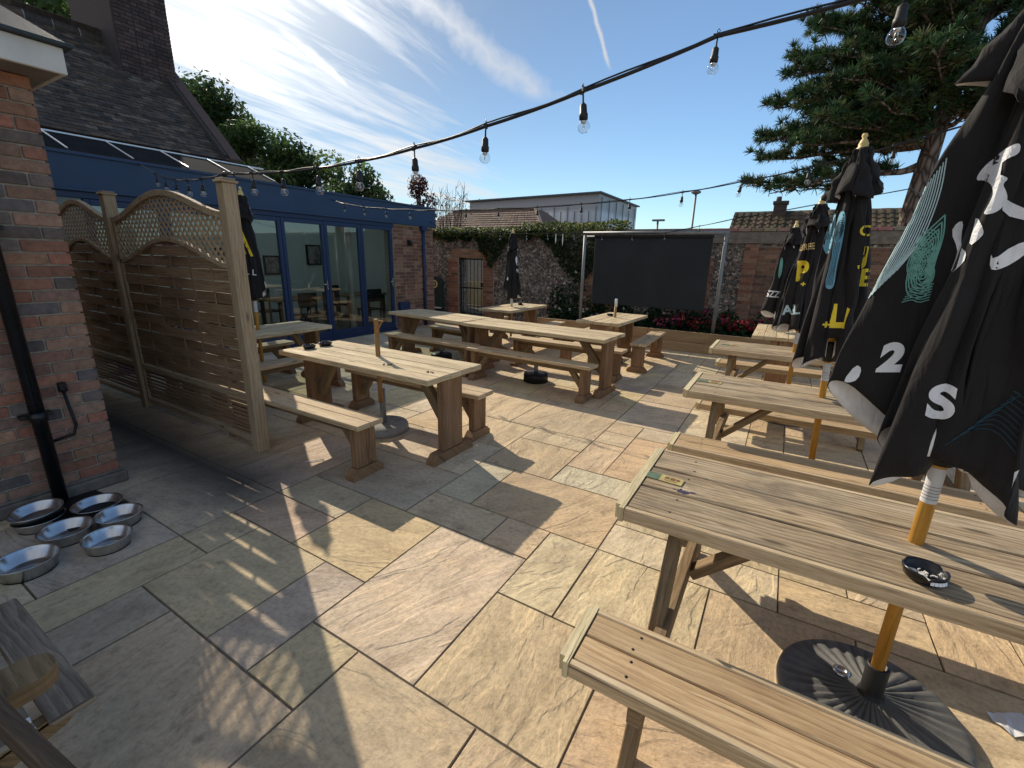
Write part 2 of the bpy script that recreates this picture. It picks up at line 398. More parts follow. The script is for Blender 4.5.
def leaf(name, rough=.55, trans=.5):
    k = NT(name); tint = k.tint(); r = k.noise(k.pos(), 1.2, 3).outputs[0]
    col = k.mix(1.0, tint, k.ramp(r, [(.3, (.7, .75, .7)), (.7, (1.25, 1.2, 1.1))]), 'MULTIPLY')
    nd = k.n('ShaderNodeBsdfPrincipled', None, Roughness=rough); nd.inputs['Specular IOR Level'].default_value = .3
    k.l(col, nd.inputs['Base Color'])
    tl = k.n('ShaderNodeBsdfTranslucent'); k.l(col, tl.inputs[0])
    mx = k.n('ShaderNodeMixShader', None, i0=trans, i1=nd.outputs[0], i2=tl.outputs[0]); k.l(mx.outputs[0], k.out.inputs[0])
    return k.mat
M['leaf'] = leaf('leaf'); M['needle'] = leaf('pine_needles', .6, .12); M['petal'] = leaf('petal', .6, .3)
M['fascia_cloth'] = None

# ------------------------------------------------------------------ camera, sun, world
F_PX = 450.434
cam_d = bpy.data.cameras.new('camera'); cam = bpy.data.objects.new('camera', cam_d); COL.objects.link(cam)
cam_d.sensor_width = 36; cam_d.lens = F_PX / 1024 * 36; cam_d.clip_end = 400; cam_d.clip_start = .02
pitch, roll, yaw = R(15.6541), R(-1.37954), R(30.5)
fw = V((0, math.cos(pitch), -math.sin(pitch))); rt = V((1, 0, 0)); dn = fw.cross(rt)
rt2 = rt * math.cos(roll) + dn * math.sin(roll); dn2 = -rt * math.sin(roll) + dn * math.cos(roll)
Mc = Matrix((rt2, -dn2, -fw)).transposed().to_4x4()
Mc = RZ(yaw) @ Mc; Mc.translation = (0, 0, 1.65)
cam.matrix_world = Mc; S.camera = cam

SUN_EL, SUN_AZ = R(31.9), R(153.3)      # azimuth measured from +x, counter-clockwise
sdir = V((math.cos(SUN_EL) * math.cos(SUN_AZ), math.cos(SUN_EL) * math.sin(SUN_AZ), math.sin(SUN_EL)))
sl = bpy.data.lights.new('sun', 'SUN'); sl.energy = 5.0; sl.angle = R(.5); sl.color = (1, .89, .72)
so = bpy.data.objects.new('sun', sl); COL.objects.link(so); so.rotation_euler = sdir.to_track_quat('Z', 'Y').to_euler(); so.location = (-10, 4, 12)

def world():
    w = bpy.data.worlds.new('World'); S.world = w; w.use_nodes = True
    k = NT.__new__(NT); k.t = w.node_tree; k.t.nodes.clear()
    k.out = k.t.nodes.new('ShaderNodeOutputWorld')
    sky = k.n('ShaderNodeTexSky', {'sky_type': 'NISHITA', 'sun_disc': False, 'sun_elevation': SUN_EL, 'sun_rotation': PI / 2 - SUN_AZ, 'air_density': 1.0, 'dust_density': .35, 'ozone_density': 1.6})
    d = k.n('ShaderNodeTexCoord').outputs['Generated']
    sp = k.n('ShaderNodeSeparateXYZ', None, Vector=d); x, y, z = sp.outputs
    zc = k.math('MAXIMUM', z, .03)
    px, py = k.math('DIVIDE', x, zc), k.math('DIVIDE', y, zc)
    # cirrus sheets drawn out along +y
    plan = k.n('ShaderNodeCombineXYZ', None, X=k.math('ADD', px, k.math('MULTIPLY', py, .13)), Y=py, Z=0.0).outputs[0]
    wisp = k.noise(k.mapping(plan, (2.6, .42, 1), (3.1, 1.7, 0)), 1, 9, .6, .9).outputs[0]
    wisp2 = k.noise(k.mapping(plan, (9, 1.1, 1), (7.1, .7, 0)), 1, 7, .65, .5).outputs[0]
    big = k.noise(k.mapping(plan, (.8, .33, 1), (1.2, 4.4, 0)), 1, 4, .5, .3).outputs[0]
    dens = k.math('ADD', k.math('MULTIPLY', wisp, .62), k.math('ADD', k.math('MULTIPLY', wisp2, .26), k.math('MULTIPLY', big, .5)))
    mask = k.n('ShaderNodeMapRange', {'interpolation_type': 'SMOOTHSTEP'}, Value=x, i1=-.34, i2=-.66, i3=0.0, i4=1.0).outputs[0]
    low = k.n('ShaderNodeMapRange', {'interpolation_type': 'SMOOTHSTEP'}, Value=z, i1=.26, i2=.08, i3=0.0, i4=.22).outputs[0]
    back = k.n('ShaderNodeMapRange', {'interpolation_type': 'SMOOTHSTEP'}, Value=y, i1=.15, i2=-.3, i3=0.0, i4=1.0).outputs[0]  # unseen cloud cover added behind the camera to whiten and lift ambient light
    thr = k.math('SUBTRACT', .90, k.math('ADD', k.math('MULTIPLY', back, .34), k.math('ADD', k.math('MULTIPLY', mask, .27), k.math('MULTIPLY', low, .22))))
    cl = k.math('MULTIPLY', k.math('SUBTRACT', dens, thr), 3.4, clamp=True)
    cl = k.math('MULTIPLY', cl, .9)
    # contrails: thin bands along great circles
    def trail(n, w, z0, z1, amt, brk=0):
        dt = k.n('ShaderNodeVectorMath', {'operation': 'DOT_PRODUCT'}, i0=d, i1=n).outputs['Value']
        wob = k.math('MULTIPLY', k.math('SUBTRACT', k.noise(d, 30, 4).outputs[0], .5), w * 1.6)
        a = k.math('ABSOLUTE', k.math('ADD', dt, wob))
        b = k.math('SUBTRACT', 1.0, k.math('DIVIDE', a, w), clamp=True)
        r0 = k.n('ShaderNodeMapRange', {'interpolation_type': 'SMOOTHSTEP'}, Value=z, i1=z0 - .012, i2=z0 + .012, i3=0.0, i4=1.0).outputs[0]
        r1 = k.n('ShaderNodeMapRange', {'interpolation_type': 'SMOOTHSTEP'}, Value=z, i1=z1 + .03, i2=z1 - .03, i3=0.0, i4=1.0).outputs[0]
        front = k.math('GREATER_THAN', y, 0.2)
        return k.math('MULTIPLY', k.math('MULTIPLY', b, k.math('MULTIPLY', r0, r1)), k.math('MULTIPLY', front, amt))
    for tr in ((( -.9057, -.2013, -.3732), .0048, .335, .8, .75), ((-.5542, -.2838, -.7825), .010, .283, .335, .7), ((-.5711, -.4382, -.6942), .005, .33, .36, .7),
               ((-.3294, -.0193, -.944), .016, .262, .42, .65), ((-.3981, -.0957, -.9123), .012, .235, .275, .4), ((-.6048, -.0481, -.7949), .03, .29, .5, .45)):
        cl = k.math('MAXIMUM', cl, trail(*tr))
    sd = k.n('ShaderNodeVectorMath', {'operation': 'DOT_PRODUCT'}, i0=d, i1=tuple(sdir)).outputs['Value']
    sdp = k.math('MAXIMUM', sd, 0.0)
    glow = k.math('POWER', sdp, 9.0)
    glow2 = k.math('POWER', sdp, 40.0)
    # cirrus brightness: forward scattering toward the sun
    cb = k.math('ADD', 5.0, k.math('ADD', k.math('MULTIPLY', glow, 4.0), k.math('MULTIPLY', glow2, 30.0)))
    ccol = k.n('ShaderNodeVectorMath', {'operation': 'SCALE'}, i0=(1.0, .955, .89), Scale=cb).outputs[0]
    skyc = k.n('ShaderNodeVectorMath', {'operation': 'MULTIPLY'}, i0=sky.outputs[0], i1=(.80, 1.0, 1.13)).outputs[0]
    att = k.math('SUBTRACT', 1.0, k.math('MULTIPLY', k.math('POWER', sdp, 3.5), .66))
    skyc = k.n('ShaderNodeVectorMath', {'operation': 'SCALE'}, i0=skyc, Scale=att).outputs[0]
    skyc = k.mix(.05, skyc, (5.0, 5.1, 5.2))
    mx = k.mix(cl, skyc, ccol)
    # thin veil of haze around the sun
    hz = k.math('MULTIPLY', k.math('ADD', k.math('MULTIPLY', glow, .05), k.math('MULTIPLY', glow2, .7)), 1.0, clamp=True)
    mx = k.mix(hz, mx, (13.0, 12.6, 11.8))
    bg = k.n('ShaderNodeBackground', None, Color=mx, Strength=.15)
    k.l(bg.outputs[0], k.out.inputs[0])
world()
S.view_settings.view_transform = 'Standard'; S.view_settings.look = 'None'; S.view_settings.exposure = 0; S.view_settings.gamma = 1
S.cycles.max_bounces = 8; S.cycles.transparent_max_bounces = 16; S.cycles.sample_clamp_indirect = 8
S.cycles.use_denoising = True

# ------------------------------------------------------------------ ground: mortar sheet + riven flags on a 0.31 m module
def ground():
    b = MB(); b.face([(-60, -30, -.012), (60, -30, -.012), (60, 80, -.012), (-60, 80, -.012)], [(0, 0), (120, 0), (120, 110), (0, 110)])
    k = NT('outer_ground'); p = k.pos()
    col = k.ramp(k.noise(p, .8, 6).outputs[0], [(.35, (.10, .085, .065)), (.65, (.19, .165, .13))]); k.bsdf(col, .95, spec=.1)
    tag(b.build('ground', k.mat, fix=False), kind='structure')
    b = MB(); b.face([(-8.6, -3.2, -.006), (5.5, -3.2, -.006), (5.5, 10.55, -.006), (-8.6, 10.55, -.006)], [(0, 0), (14, 0), (14, 14), (0, 14)])
    tag(b.build('paving_bed', M['joint'], fix=False), kind='structure')
    G = .31; X0, Y0 = -1.025, 1.02
    used = set(); slabs = []
    gold, buff, grey, pink, blue, pale, brown = (.65, .495, .295), (.63, .495, .315), (.60, .495, .345), (.62, .47, .30), (.545, .455, .33), (.64, .525, .36), (.585, .455, .29)
    hand = [(-2, 0, 0, 3, grey), (0, 0, 2, 2, buff), (0, 2, 1, 4, buff), (1, 2, 3, 4, buff), (-1, -2, 1, 0, pink), (1, -1, 2, 0, buff), (-2, -1, -1, 0, brown), (-3, -1, -2, 1, blue), (-5, -1, -3, 1, brown),
            (-4, -3, -1, -1, brown), (-5, -3, -4, -1, blue), (-6, -3, -5, 0, brown), (-9, -2, -6, 0, blue), (-9, 0, -6, 2, grey), (-6, 0, -4, 1, brown), (-4, 1, -2, 3, gold), (-1, 3, 0, 4, buff), (-3, 3, -1, 4, brown),
            (-3, 4, -2, 6, grey), (-2, 4, 1, 6, gold), (-1, 6, 1, 7, grey), (-1, 7, 0, 9, buff), (0, 7, 1, 10, gold), (-6, 3, -3, 5, blue), (-3, 6, -1, 8, pink), (1, 4, 4, 5, pale), (1, 5, 4, 8, buff), (3, 2, 5, 4, gold), (2, 0, 4, 2, pink), (-3, 8, -1, 9, buff), (2, -2, 5, 0, gold)]
    for (i0, j0, i1, j1, c) in hand:
        if any((i, j) in used for i in range(i0, i1) for j in range(j0, j1)):
            continue
        used.update((i, j) for i in range(i0, i1) for j in range(j0, j1)); slabs.append((i0, j0, i1, j1, c))
    rnd = random.Random(5)
    I0, I1, J0, J1 = -24, 21, -13, 31
    for j in range(J0, J1):
        for i in range(I0, I1):
            if (i, j) in used: continue
            opts = [(3, 2), (2, 3), (2, 2), (2, 1), (1, 2), (3, 3), (2, 2), (1, 1)]
            rnd.shuffle(opts)
            for (a, c) in opts + [(1, 1)]:
                if i + a <= I1 and j + c <= J1 and all((x, y) not in used for x in range(i, i + a) for y in range(j, j + c)): break
            used.update((x, y) for x in range(i, i + a) for y in range(j, j + c))
            slabs.append((i, j, i + a, j + c, rnd.choice([gold, buff, buff, grey, pink, pale, brown, gold, buff])))
    b = MB()
    for (i0, j0, i1, j1, c) in slabs:
        x0, x1, y0, y1 = X0 + i0 * G, X0 + i1 * G, Y0 + j0 * G, Y0 + j1 * G
        g = .0018 + rnd.random() * .0012; x0 += g; y0 += g; x1 -= g; y1 -= g
        t = .93 + rnd.random() * .17; tint = tuple(v * t * (1 + rnd.uniform(-.04, .04)) for v in c)
        ang = rnd.choice([0, PI / 2, .3, 1.2]) + rnd.uniform(-.25, .25); ou, ov = rnd.random() * 40, rnd.random() * 40
        if c is blue: tint = tuple(v * .95 for v in tint)
        # ragged dressed edge, top surface slightly chamfered
        n = 7
        def edge(p, q):
            return [(lerp(p[0], q[0], k / n), lerp(p[1], q[1], k / n)) for k in range(n)]
        ring = edge((x0, y0), (x1, y0)) + edge((x1, y0), (x1, y1)) + edge((x1, y1), (x0, y1)) + edge((x0, y1), (x0, y0))
        cx, cy = (x0 + x1) / 2, (y0 + y1) / 2; hz = rnd.uniform(-.0012, .0012)
        tx, ty = rnd.uniform(-.002, .002), rnd.uniform(-.002, .002)
        outer, inner = [], []
        for (x, y) in ring:
            w = noise.noise((x * 9, y * 9, 3.1)) * .0022
            dx, dy = (cx - x), (cy - y); L = math.hypot(dx, dy)
            x2, y2 = x + dx / L * (abs(w)), y + dy / L * (abs(w))
            outer.append((x2, y2, -.006)); inner.append((x2 + dx / L * .003, y2 + dy / L * .003, hz + (x - cx) * tx + (y - cy) * ty))
        def uvf(p):
            X, Y = p[0] - cx, p[1] - cy
            return (X * math.cos(ang) + Y * math.sin(ang) + ou, -X * math.sin(ang) + Y * math.cos(ang) + ov)
        b.face(inner, [uvf(p) for p in inner], tint)
        for a in range(len(ring)):
            c2 = (a + 1) % len(ring); q = [outer[a], outer[c2], inner[c2], inner[a]]
            b.face(q, [uvf(p) for p in q], tuple(v * .62 for v in tint))
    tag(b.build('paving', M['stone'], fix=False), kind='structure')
ground()

# ------------------------------------------------------------------ brickwork
BR = [(.30, .16, .105), (.28, .15, .11), (.34, .20, .14), (.31, .135, .09), (.26, .155, .12), (.17, .13, .115), (.145, .12, .115), (.33, .195, .135), (.32, .15, .10), (.29, .18, .13), (.35, .19, .12)]
def bricks(b, org, ud, L, H, nrm, seed=1, pal=BR, bl=.215, bh=.065, j=.011, depth=.03, c=.003, flem=True, holes=(), var=.25):
    "courses of brick on a face: org corner, ud unit direction along, nrm outward; corner at u=0"
    rn = random.Random(seed); ud = V(ud); n = V(nrm); org = V(org); up = V((0, 0, 1))
    Mx = Matrix((ud, n, up)).transposed().to_4x4()
    z = 0; row = 0
    while z + bh * .6 < H:
        u = 0; k = row % 2; h = min(bh, H - z)
        first = True
        while u < L - .02:
            if flem: w = bl if (k % 2 == 0) else bl * .48
            else: w = bl * .5 if (first and row % 2) else bl
            if first and flem and row % 2: w = bl * .48
            k += 1; first = False
            w = min(w, L - u)
            if w > .03 and not any(u + w > a and u < b2 and z + h > c0 and z < c1 for a, b2, c0, c1 in holes):
                t = rn.choice(pal); s = 1 + rn.uniform(-var, var)
                p = org + ud * (u + w / 2) + up * (z + h / 2) + n * (rn.uniform(-.002, .002) - depth / 2)
                m = Mx.copy(); m.translation = p
                b.box((w, depth, h), m @ RY(rn.uniform(-.006, .006)), c, tint=tuple(x * s for x in t))
            u += w + j
        z += bh + j; row += 1

# ------------------------------------------------------------------ near brick building (left edge)
bb = thing('brick_building', 'red and blue brick building corner at the left edge with white fascia board', 'building', (-4, -1, 0))
def L_(o, parent):   # move a world-built mesh under a thing without shifting it
    o.parent = parent; o.matrix_parent_inverse = Matrix.Translation(parent.location).inverted(); return o
b = MB(); b.at(-7.6, -3.996, -2.6, 1.116, 0, 2.60, 0)
L_(b.build('wall_core', M['mortar']), bb)
b = MB(); bricks(b, (-3.98, 1.128, .10), (0, -1, 0), 3.6, 2.56, (1, 0, 0), 3)
bricks(b, (-4.012, 1.128, .10), (-1, 0, 0), 3.55, 2.56, (0, 1, 0), 4, c=0)
L_(b.build('wall', M['brick']), bb)
b = MB(); b.at(-7.6, -3.945, -2.6, 1.16, 0, .085, .012); b.at(-7.6, -3.965, -2.6, 1.14, .086, .105, .005)
L_(b.build('plinth', M['plinth']), bb)
b = MB(); b.at(-7.7, -3.765, -2.7, 1.205, 2.602, 2.625, .002); L_(b.build('soffit', M['grey_soffit']), bb)
b = MB(); b.at(-3.764, -3.738, -2.7, 1.232, 2.60, 2.735, .004); b.at(-7.7, -3.765, 1.206, 1.231, 2.60, 2.735, .004); L_(b.build('fascia_board', M['white_paint']), bb)
b = MB()
b.face([(-3.72, -2.7, 2.76), (-3.72, 1.25, 2.76), (-5.6, .0, 4.0), (-5.6, -2.7, 4.0)]); b.face([(-3.72, 1.25, 2.76), (-7.7, 1.25, 2.76), (-5.6, 0, 4.0)])
b.at(-7.72, -3.70, -2.7, 1.27, 2.737, 2.757, .003)
L_(b.build('roof', M['slate']), bb)
b = MB(); b.tube([(-3.90, .775, .03), (-3.90, .775, 2.45), (-3.82, .775, 2.60)], .037, 14)
for z in (.62, 1.75): b.lathe([(.037, z - .03), (.044, z - .028), (.044, z + .028), (.037, z + .03)], 14, T(-3.90, .775, 0))
o = L_(b.build('downpipe', M['black_gloss']), bb)
for z in (.62, 1.75):
    b = MB(); b.at(-3.978, -3.925, .70, .85, z - .012, z + .012, .002); o2 = b.build('bracket', M['black_plastic']); o2.parent = o
b = MB(); b.tube([(-3.955, .93, .74), (-3.955, .95, .50), (-3.955, .93, .44), (-3.957, .80, .42)], .009, 8); b.lathe([(.0, 0), (.022, 0), (.024, .02), (.014, .035), (0, .036)], 10, T(-3.955, .93, .74)); b.at(-3.977, -3.94, .91, .95, .74, .80, .004)
L_(b.build('conduit', M['iron']), bb)

# ------------------------------------------------------------------ trestle tables and benches
def plank_top(b, L, W, th, n, gap=.004, z=0, c=.005, tints=None):
    w = (W - gap * (n - 1)) / n
    for i in range(n):
        y0 = -W / 2 + i * (w + gap); t = .88 + random.random() * .22
        b.at(-L / 2 + random.uniform(-.003, .003), L / 2 + random.uniform(-.003, .003), y0, y0 + w, z - th, z + random.uniform(-.0015, .0015), c, tint=(t, t, t))
def foot_mesh(w, t, h=.085):
    b = MB(); c = .05
    b.prism([(-t / 2, -w / 2, 0), (-t / 2, w / 2, 0), (-t / 2, w / 2, h * .45), (-t / 2, w / 2 - c, h), (-t / 2, -w / 2 + c, h), (-t / 2, -w / 2, h * .45)], (t, 0, 0))
    return b
def trestle(name, label, cat, L, W, H, top_mat, group, nplank, panel_w, foot_w, inset, th=.045):
    r = thing(name, label, cat, group=group)
    b = MB(); plank_top(b, L, W, th, nplank, z=H)
    b.build('tabletop' if cat == 'table' else 'seat', top_mat, r)
    b = MB(); ft = .09
    for sx in (-1, 1):
        x = sx * (L / 2 - inset)
        b = MB(); b.at(x - .035, x + .035, -panel_w / 2, panel_w / 2, .086, H - th - .001, .006); b.build('leg', M['stain_wood'], r)
        f = foot_mesh(foot_w, ft).build('foot', M['stain_wood'], r); f.location = (x, 0, 0)
        b = MB(); zt = H - th - .03
        b.beam((x - sx * .036, 0, max(.14, H * .36)), (x - sx * (.32 if cat == 'table' else .2), 0, zt), .06 if cat == 'table' else .05, .085 if cat == 'table' else .065); b.build('brace', M['brown_wood'], r)
    b = MB(); b.at(-L / 2 + inset + .036, L / 2 - inset - .036, -.03, .03, H - th - .075, H - th - .002, .004); b.build('rail', M['brown_wood'], r)
    return r
LT, LB = 1.9, 1.8
tproto = trestle('trestle_table', 'x', 'table', LT, .69, .75, M['trestle_wood'], 'timber trestle tables', 5, .25, .52, .075)
bproto = trestle('trestle_bench', 'x', 'bench', LB, .245, .45, M['bench_wood'], 'timber trestle benches', 2, .19, .30, .10, .04)
first = {'t': True, 'b': True}
def place(kind, label, x, y, rz, L):
    p = tproto if kind == 't' else bproto
    if first[kind]: o = p; first[kind] = False
    else: o = dup(p)
    o.location = (x, y, 0); o.rotation_euler = (0, 0, rz); o.scale = (L / (LT if kind == 't' else LB), 1, 1); o['label'] = label
    return o
place('t', 'sunlit trestle table right of the lattice fence, with two black ashtrays and a pole stub', -3.12, 2.825, R(-.6), 1.88)
place('b', 'bench half in shade against the lattice fence post', -3.39, 2.175, R(0), 1.80)
place('b', 'bench beyond the table with the pole stub, its sunny end sticking out', -3.10, 3.29, R(0), 1.78)
place('t', 'long sunlit trestle table in the middle row, end towards the black screen', -2.77, 5.41, R(-2.7), 2.14)
place('b', 'bench along the near side of the middle sunlit table', -2.72, 4.99, R(-3.5), 1.86)
place('b', 'bench along the far side of the middle sunlit table', -2.70, 6.11, R(-1.5), 1.84)
place('t', 'shaded trestle table butted to the left end of the middle sunlit table', -4.70, 5.61, R(-7), 1.66)
place('b', 'shaded near bench before the brick pier of the blue building', -4.50, 5.15, R(-2), 1.72)
place('b', 'shaded far bench in front of the iron gate side table', -4.60, 6.13, R(-8), 1.5)
place('t', 'trestle table carrying the lone closed parasol before the ivy wall', -4.42, 7.53, R(90), 1.42)
place('b', 'bench on the right of the table with the lone parasol by the ivy', -3.78, 7.55, R(90), 1.42)
place('b', 'bench on the left of the table with the lone parasol by the ivy', -5.08, 7.5, R(90), 1.42)
place('t', 'small trestle table in front of the left half of the black screen', -2.34, 7.2, R(88), 1.42)
place('b', 'dark bench standing to the right of the table in front of the screen', -1.80, 7.45, R(92), 1.5)
place('b', 'bench to the left of the table in front of the screen', -2.90, 7.25, R(90), 1.42)
place('t', 'shaded trestle table behind the fence beside the blue glass doors', -5.33, 3.0, R(91), 1.66)
place('b', 'shaded bench on the courtyard side of the table behind the fence', -4.84, 2.98, R(91), 1.6)
place('b', 'shaded bench between the table behind the fence and the glass doors', -5.92, 3.02, R(91), 1.6)
place('t', 'far trestle table at the foot of the farthest right parasol by the red flowers', .06, 7.34, R(90), 1.42)

# ------------------------------------------------------------------ A-frame picnic tables on the right
def picnic(label, cx, cy, L, off, tw=.66, bw=.27, H=.75, BH=.45):
    r = thing('picnic_table', label, 'picnic table', (cx, cy, 0), 0, 'A-frame picnic tables')
    def slab(name, y, w, n, z, th, mat, edge):
        b = MB(); e = .028
        ww = w - 2 * e; g = .012 if n == 3 else .0035; pw = (ww - g * (n - 1)) / n
        for i in range(n):
            t = .86 + random.random() * .24
            y0 = y - ww / 2 + i * (pw + g); b.at(-L / 2 + .04, L / 2 - .04, y0, y0 + pw, z - th, z, .004, tint=(t, t * .99, t * .97))
        for i in range(n):
            for sx in (-1, 1):
                for yo in (-.28, .28):
                    b.lathe([(.0055, .0004), (.004, .0012), (0, .0008)], 8, T(sx * (L / 2 - .20) + random.uniform(-.012, .012), y - ww / 2 + i * (pw + g) + pw * (.5 + yo), z), caps=False, m=1)
        o = b.build(name, [mat, M['iron']], r)
        b = MB()
        b.at(-L / 2 + .035, L / 2 - .035, y - w / 2, y - w / 2 + e - .001, z - .052, z + .001, .004); b.at(-L / 2 + .035, L / 2 - .035, y + w / 2 - e + .001, y + w / 2, z - .052, z + .001, .004)
        b.build('edge_strip', edge, o)
        for s in (-1, 1):
            b = MB(); c = .03; x0 = s * L / 2; d = -s * .036
            b.prism([(x0, y - w / 2 + c * .6, z - .055), (x0, y + w / 2 - c * .6, z - .055), (x0, y + w / 2 - c * .6, z + .004), (x0, y - w / 2 + c * .6, z + .004)], (d * .5, 0, 0))
            b.prism([(x0 + d * .5, y - w / 2 - .003, z - .055), (x0 + d * .5, y + w / 2 + .003, z - .055), (x0 + d * .5, y + w / 2 + .003, z + .004), (x0 + d * .5, y - w / 2 - .003, z + .004)], (d * .5, 0, 0))
            b.build('end_strip', M['pale_wood'], o)
    slab('tabletop', 0, tw, 3, H, .04, M['top_wood'], M['bench_wood'])
    slab('seat', -off, bw, 2, BH, .04, M['pine_wood'], M['bench_wood']); slab('seat', off, bw, 2, BH, .04, M['pine_wood'], M['bench_wood'])
    for s in (-1, 1):
        x = s * (L / 2 - .22)
        for t in (-1, 1):
            b = MB(); b.beam((x, t * (off + .02), 0.0), (x, t * .20, H - .055), .095, .045, up=(1, 0, 0)); b.build('leg', M['brown_wood'], r)
        b = MB(); b.at(x - s * .024 - .022, x - s * .024 + .022, -off - bw / 2 + .02, off + bw / 2 - .02, BH - .135, BH - .041, .004)
        b.build('crossbeam', M['brown_wood'], r)
        b = MB(); b.at(x - s * .024 - .02, x - s * .024 + .02, -tw / 2 + .05, tw / 2 - .05, H - .115, H - .042, .004); b.build('cleat', M['brown_wood'], r)
        b = MB(); b.beam((x - s * .05, 0, BH - .10), (x - s * .42, 0, H - .06), .07, .045); b.build('brace', M['brown_wood'], r)
    return r
nearest = picnic('nearest picnic table with coaster, ashtray and the big dark parasol through its top', .515, 1.85, 1.89, .665)
picnic('second picnic table from the camera with an orange parasol pole through its top', .37, 3.69, 1.80, .545)
picnic('third picnic table from the camera, the last one before the planter', .21, 5.6, 1.66, .60)

# small cards and coasters on picnic tables
def coaster(label, x, y, z, rz, green=True):
    r = thing('beer_mat', label, 'coaster', (x, y, z), rz, 'printed cards on picnic tables')
    b = MB(); b.at(-.0475, .0475, -.03, .03, 0, .003, .001); o = b.build('card', M['card'], r)
    b = MB(); b.at(-.13, -.048, -.03, .03, .0, .002, .0005); b.build('band', M['card_green'], r)
    b = MB()
    for (px, py, w, h) in ((-.02, .008, .018, .02), (.004, .006, .02, .026), (.025, .006, .014, .02), (0, -.016, .05, .006)): b.at(px - w / 2, px + w / 2, py - h / 2, py + h / 2, .0031, .0036, 0)
    b.build('print', M['card_ink'], r)
M['ink'] = plain('dried_ink_spill', (.05, .035, .07), .5, 0, .3, 30)
b = MB()
for (px, py, q, sd_) in ((0, 0, .026, 3), (.035, .012, .012, 5), (-.035, .004, .008, 8)):
    b.face([(px + q * (1 + .45 * noise.noise((math.cos(a * PI / 9) * 1.7, math.sin(a * PI / 9) * 1.7, sd_))) * math.cos(a * PI / 9), py + .55 * q * (1 + .6 * noise.noise((math.cos(a * PI / 9) * 2, math.sin(a * PI / 9) * 2, sd_ + 4))) * math.sin(a * PI / 9), 0) for a in range(18)])
o = b.build('ink_stain', M['ink'], nearest); o.location = (-.229 - .515, 1.778 - 1.85, .7508)
coaster('yellow printed beer mat with a green band on the nearest picnic table', -.29, 1.85, .752, R(-4))
coaster('faded beer mat lying near the left end of the second picnic table', -.36, 3.72, .752, R(2))
coaster('small faded beer mat near the left end of the third picnic table', -.40, 5.62, .752, R(2))

# ------------------------------------------------------------------ closed parasols
def strip_rows(lobe, v0, v1, nv, nt, ztop, zrib, rb0, rb1, seed, Wt=.05, Wb=.15, look=(0, -1), dropv=.0):
    a0, a1, phi, Rm, zt, lean = lobe
    rn = random.Random(seed); ph = [rn.uniform(0, 6.28) for _ in range(6)]
    rows = []
    for i in range(nv + 1):
        v = i / nv; row = []
        rb = lerp(rb0, rb1, v); Rv = max(rb + .006, Rm * (.13 + .87 * v ** .8)); W = lerp(Wt, Wb, v ** .8)
        for j in range(nt + 1):
            t = j / nt; rg = math.sin(PI * t) ** .85 if 0 < t < 1 else 0.0
            a = lerp(a0, a1, t)
            B = V((math.cos(a), math.sin(a), 0)) * rb
            da = phi + lean * rg * (.35 + .65 * v) + .10 * rg * math.sin(3.1 * v + ph[0])
            d = V((math.cos(da), math.sin(da), 0)); p_ = V((-d.y, d.x, 0))
            wr = .011 * math.sin(9 * t + 5.5 * v + ph[1]) + .007 * math.sin(17 * t - 9 * v + ph[2]) + .006 * math.sin(26 * v + 4 * t + ph[3]) * (1 - v * .5)
            wr += noise.noise((t * 3 + ph[4], v * 5, seed * 1.7)) * .022
            P = B * (1 - .4 * rg) + d * ((Rv - rb * .6) * rg) - p_ * (W * .5 * math.cos(PI * t) * rg) + p_ * (wr * rg) + d * (wr * .8 * rg)
            zh = lerp(zrib, zt, rg ** .9) + .012 * math.sin(7 * t + ph[5])
            zh -= dropv * (p_.x * look[0] + p_.y * look[1]) * math.cos(PI * t) * rg ** .5 if 0 < t < 1 else 0
            z = lerp(ztop, zh, v)
            row.append(P + V((0, 0, z)))
        rows.append(row)
    return rows
def lobes_from(spec):
    "spec: list of (angle deg, radius, hem z, lean) -> with valley angles"
    s = sorted(spec); n = len(s); out = []
    for i, (a, r, z, l) in enumerate(s):
        p = s[i - 1][0] - (360 if i == 0 else 0); q = s[(i + 1) % n][0] + (360 if i == n - 1 else 0)
        out.append((R((p + a) / 2), R((a + q) / 2), R(a), r, z, l))
    return out
def cloth(name, lobes, ztop, zrib, rb0, rb1, seed, parent, nv=34, nt=22, Wt=.05, Wb=.15, look=(0, -1), dropv=0):
    b = MB()
    for i, lb in enumerate(lobes):
        f0 = len(b.f); b.grid(strip_rows(lb, 0, 1, nv, nt, ztop, zrib, rb0, rb1, seed * 31 + i, Wt, Wb, look, dropv), us=.5, vs=1.5)
        for q in range(f0, len(b.f)): b.m[q] = 0 if (q - f0) // nt > nv * .9 else 2
    o = b.build(name, [M['black_cloth'], M['lining'], M['black_cloth'], M['black_cloth']], parent, fix=False)
    me = o.data
    bm = bmesh.new(); bm.from_mesh(me)
    bmesh.ops.reverse_faces(bm, faces=bm.faces); bm.to_mesh(me); bm.free()
    tree = BVHTree.FromPolygons([v.co.copy() for v in me.vertices], [tuple(p.vertices) for p in me.polygons])
    md = o.modifiers.new('thickness', 'SOLIDIFY'); md.thickness = .004; md.offset = -1; md.material_offset = 1; md.material_offset_rim = 0
    return o, tree
FONT_CACHE = {}
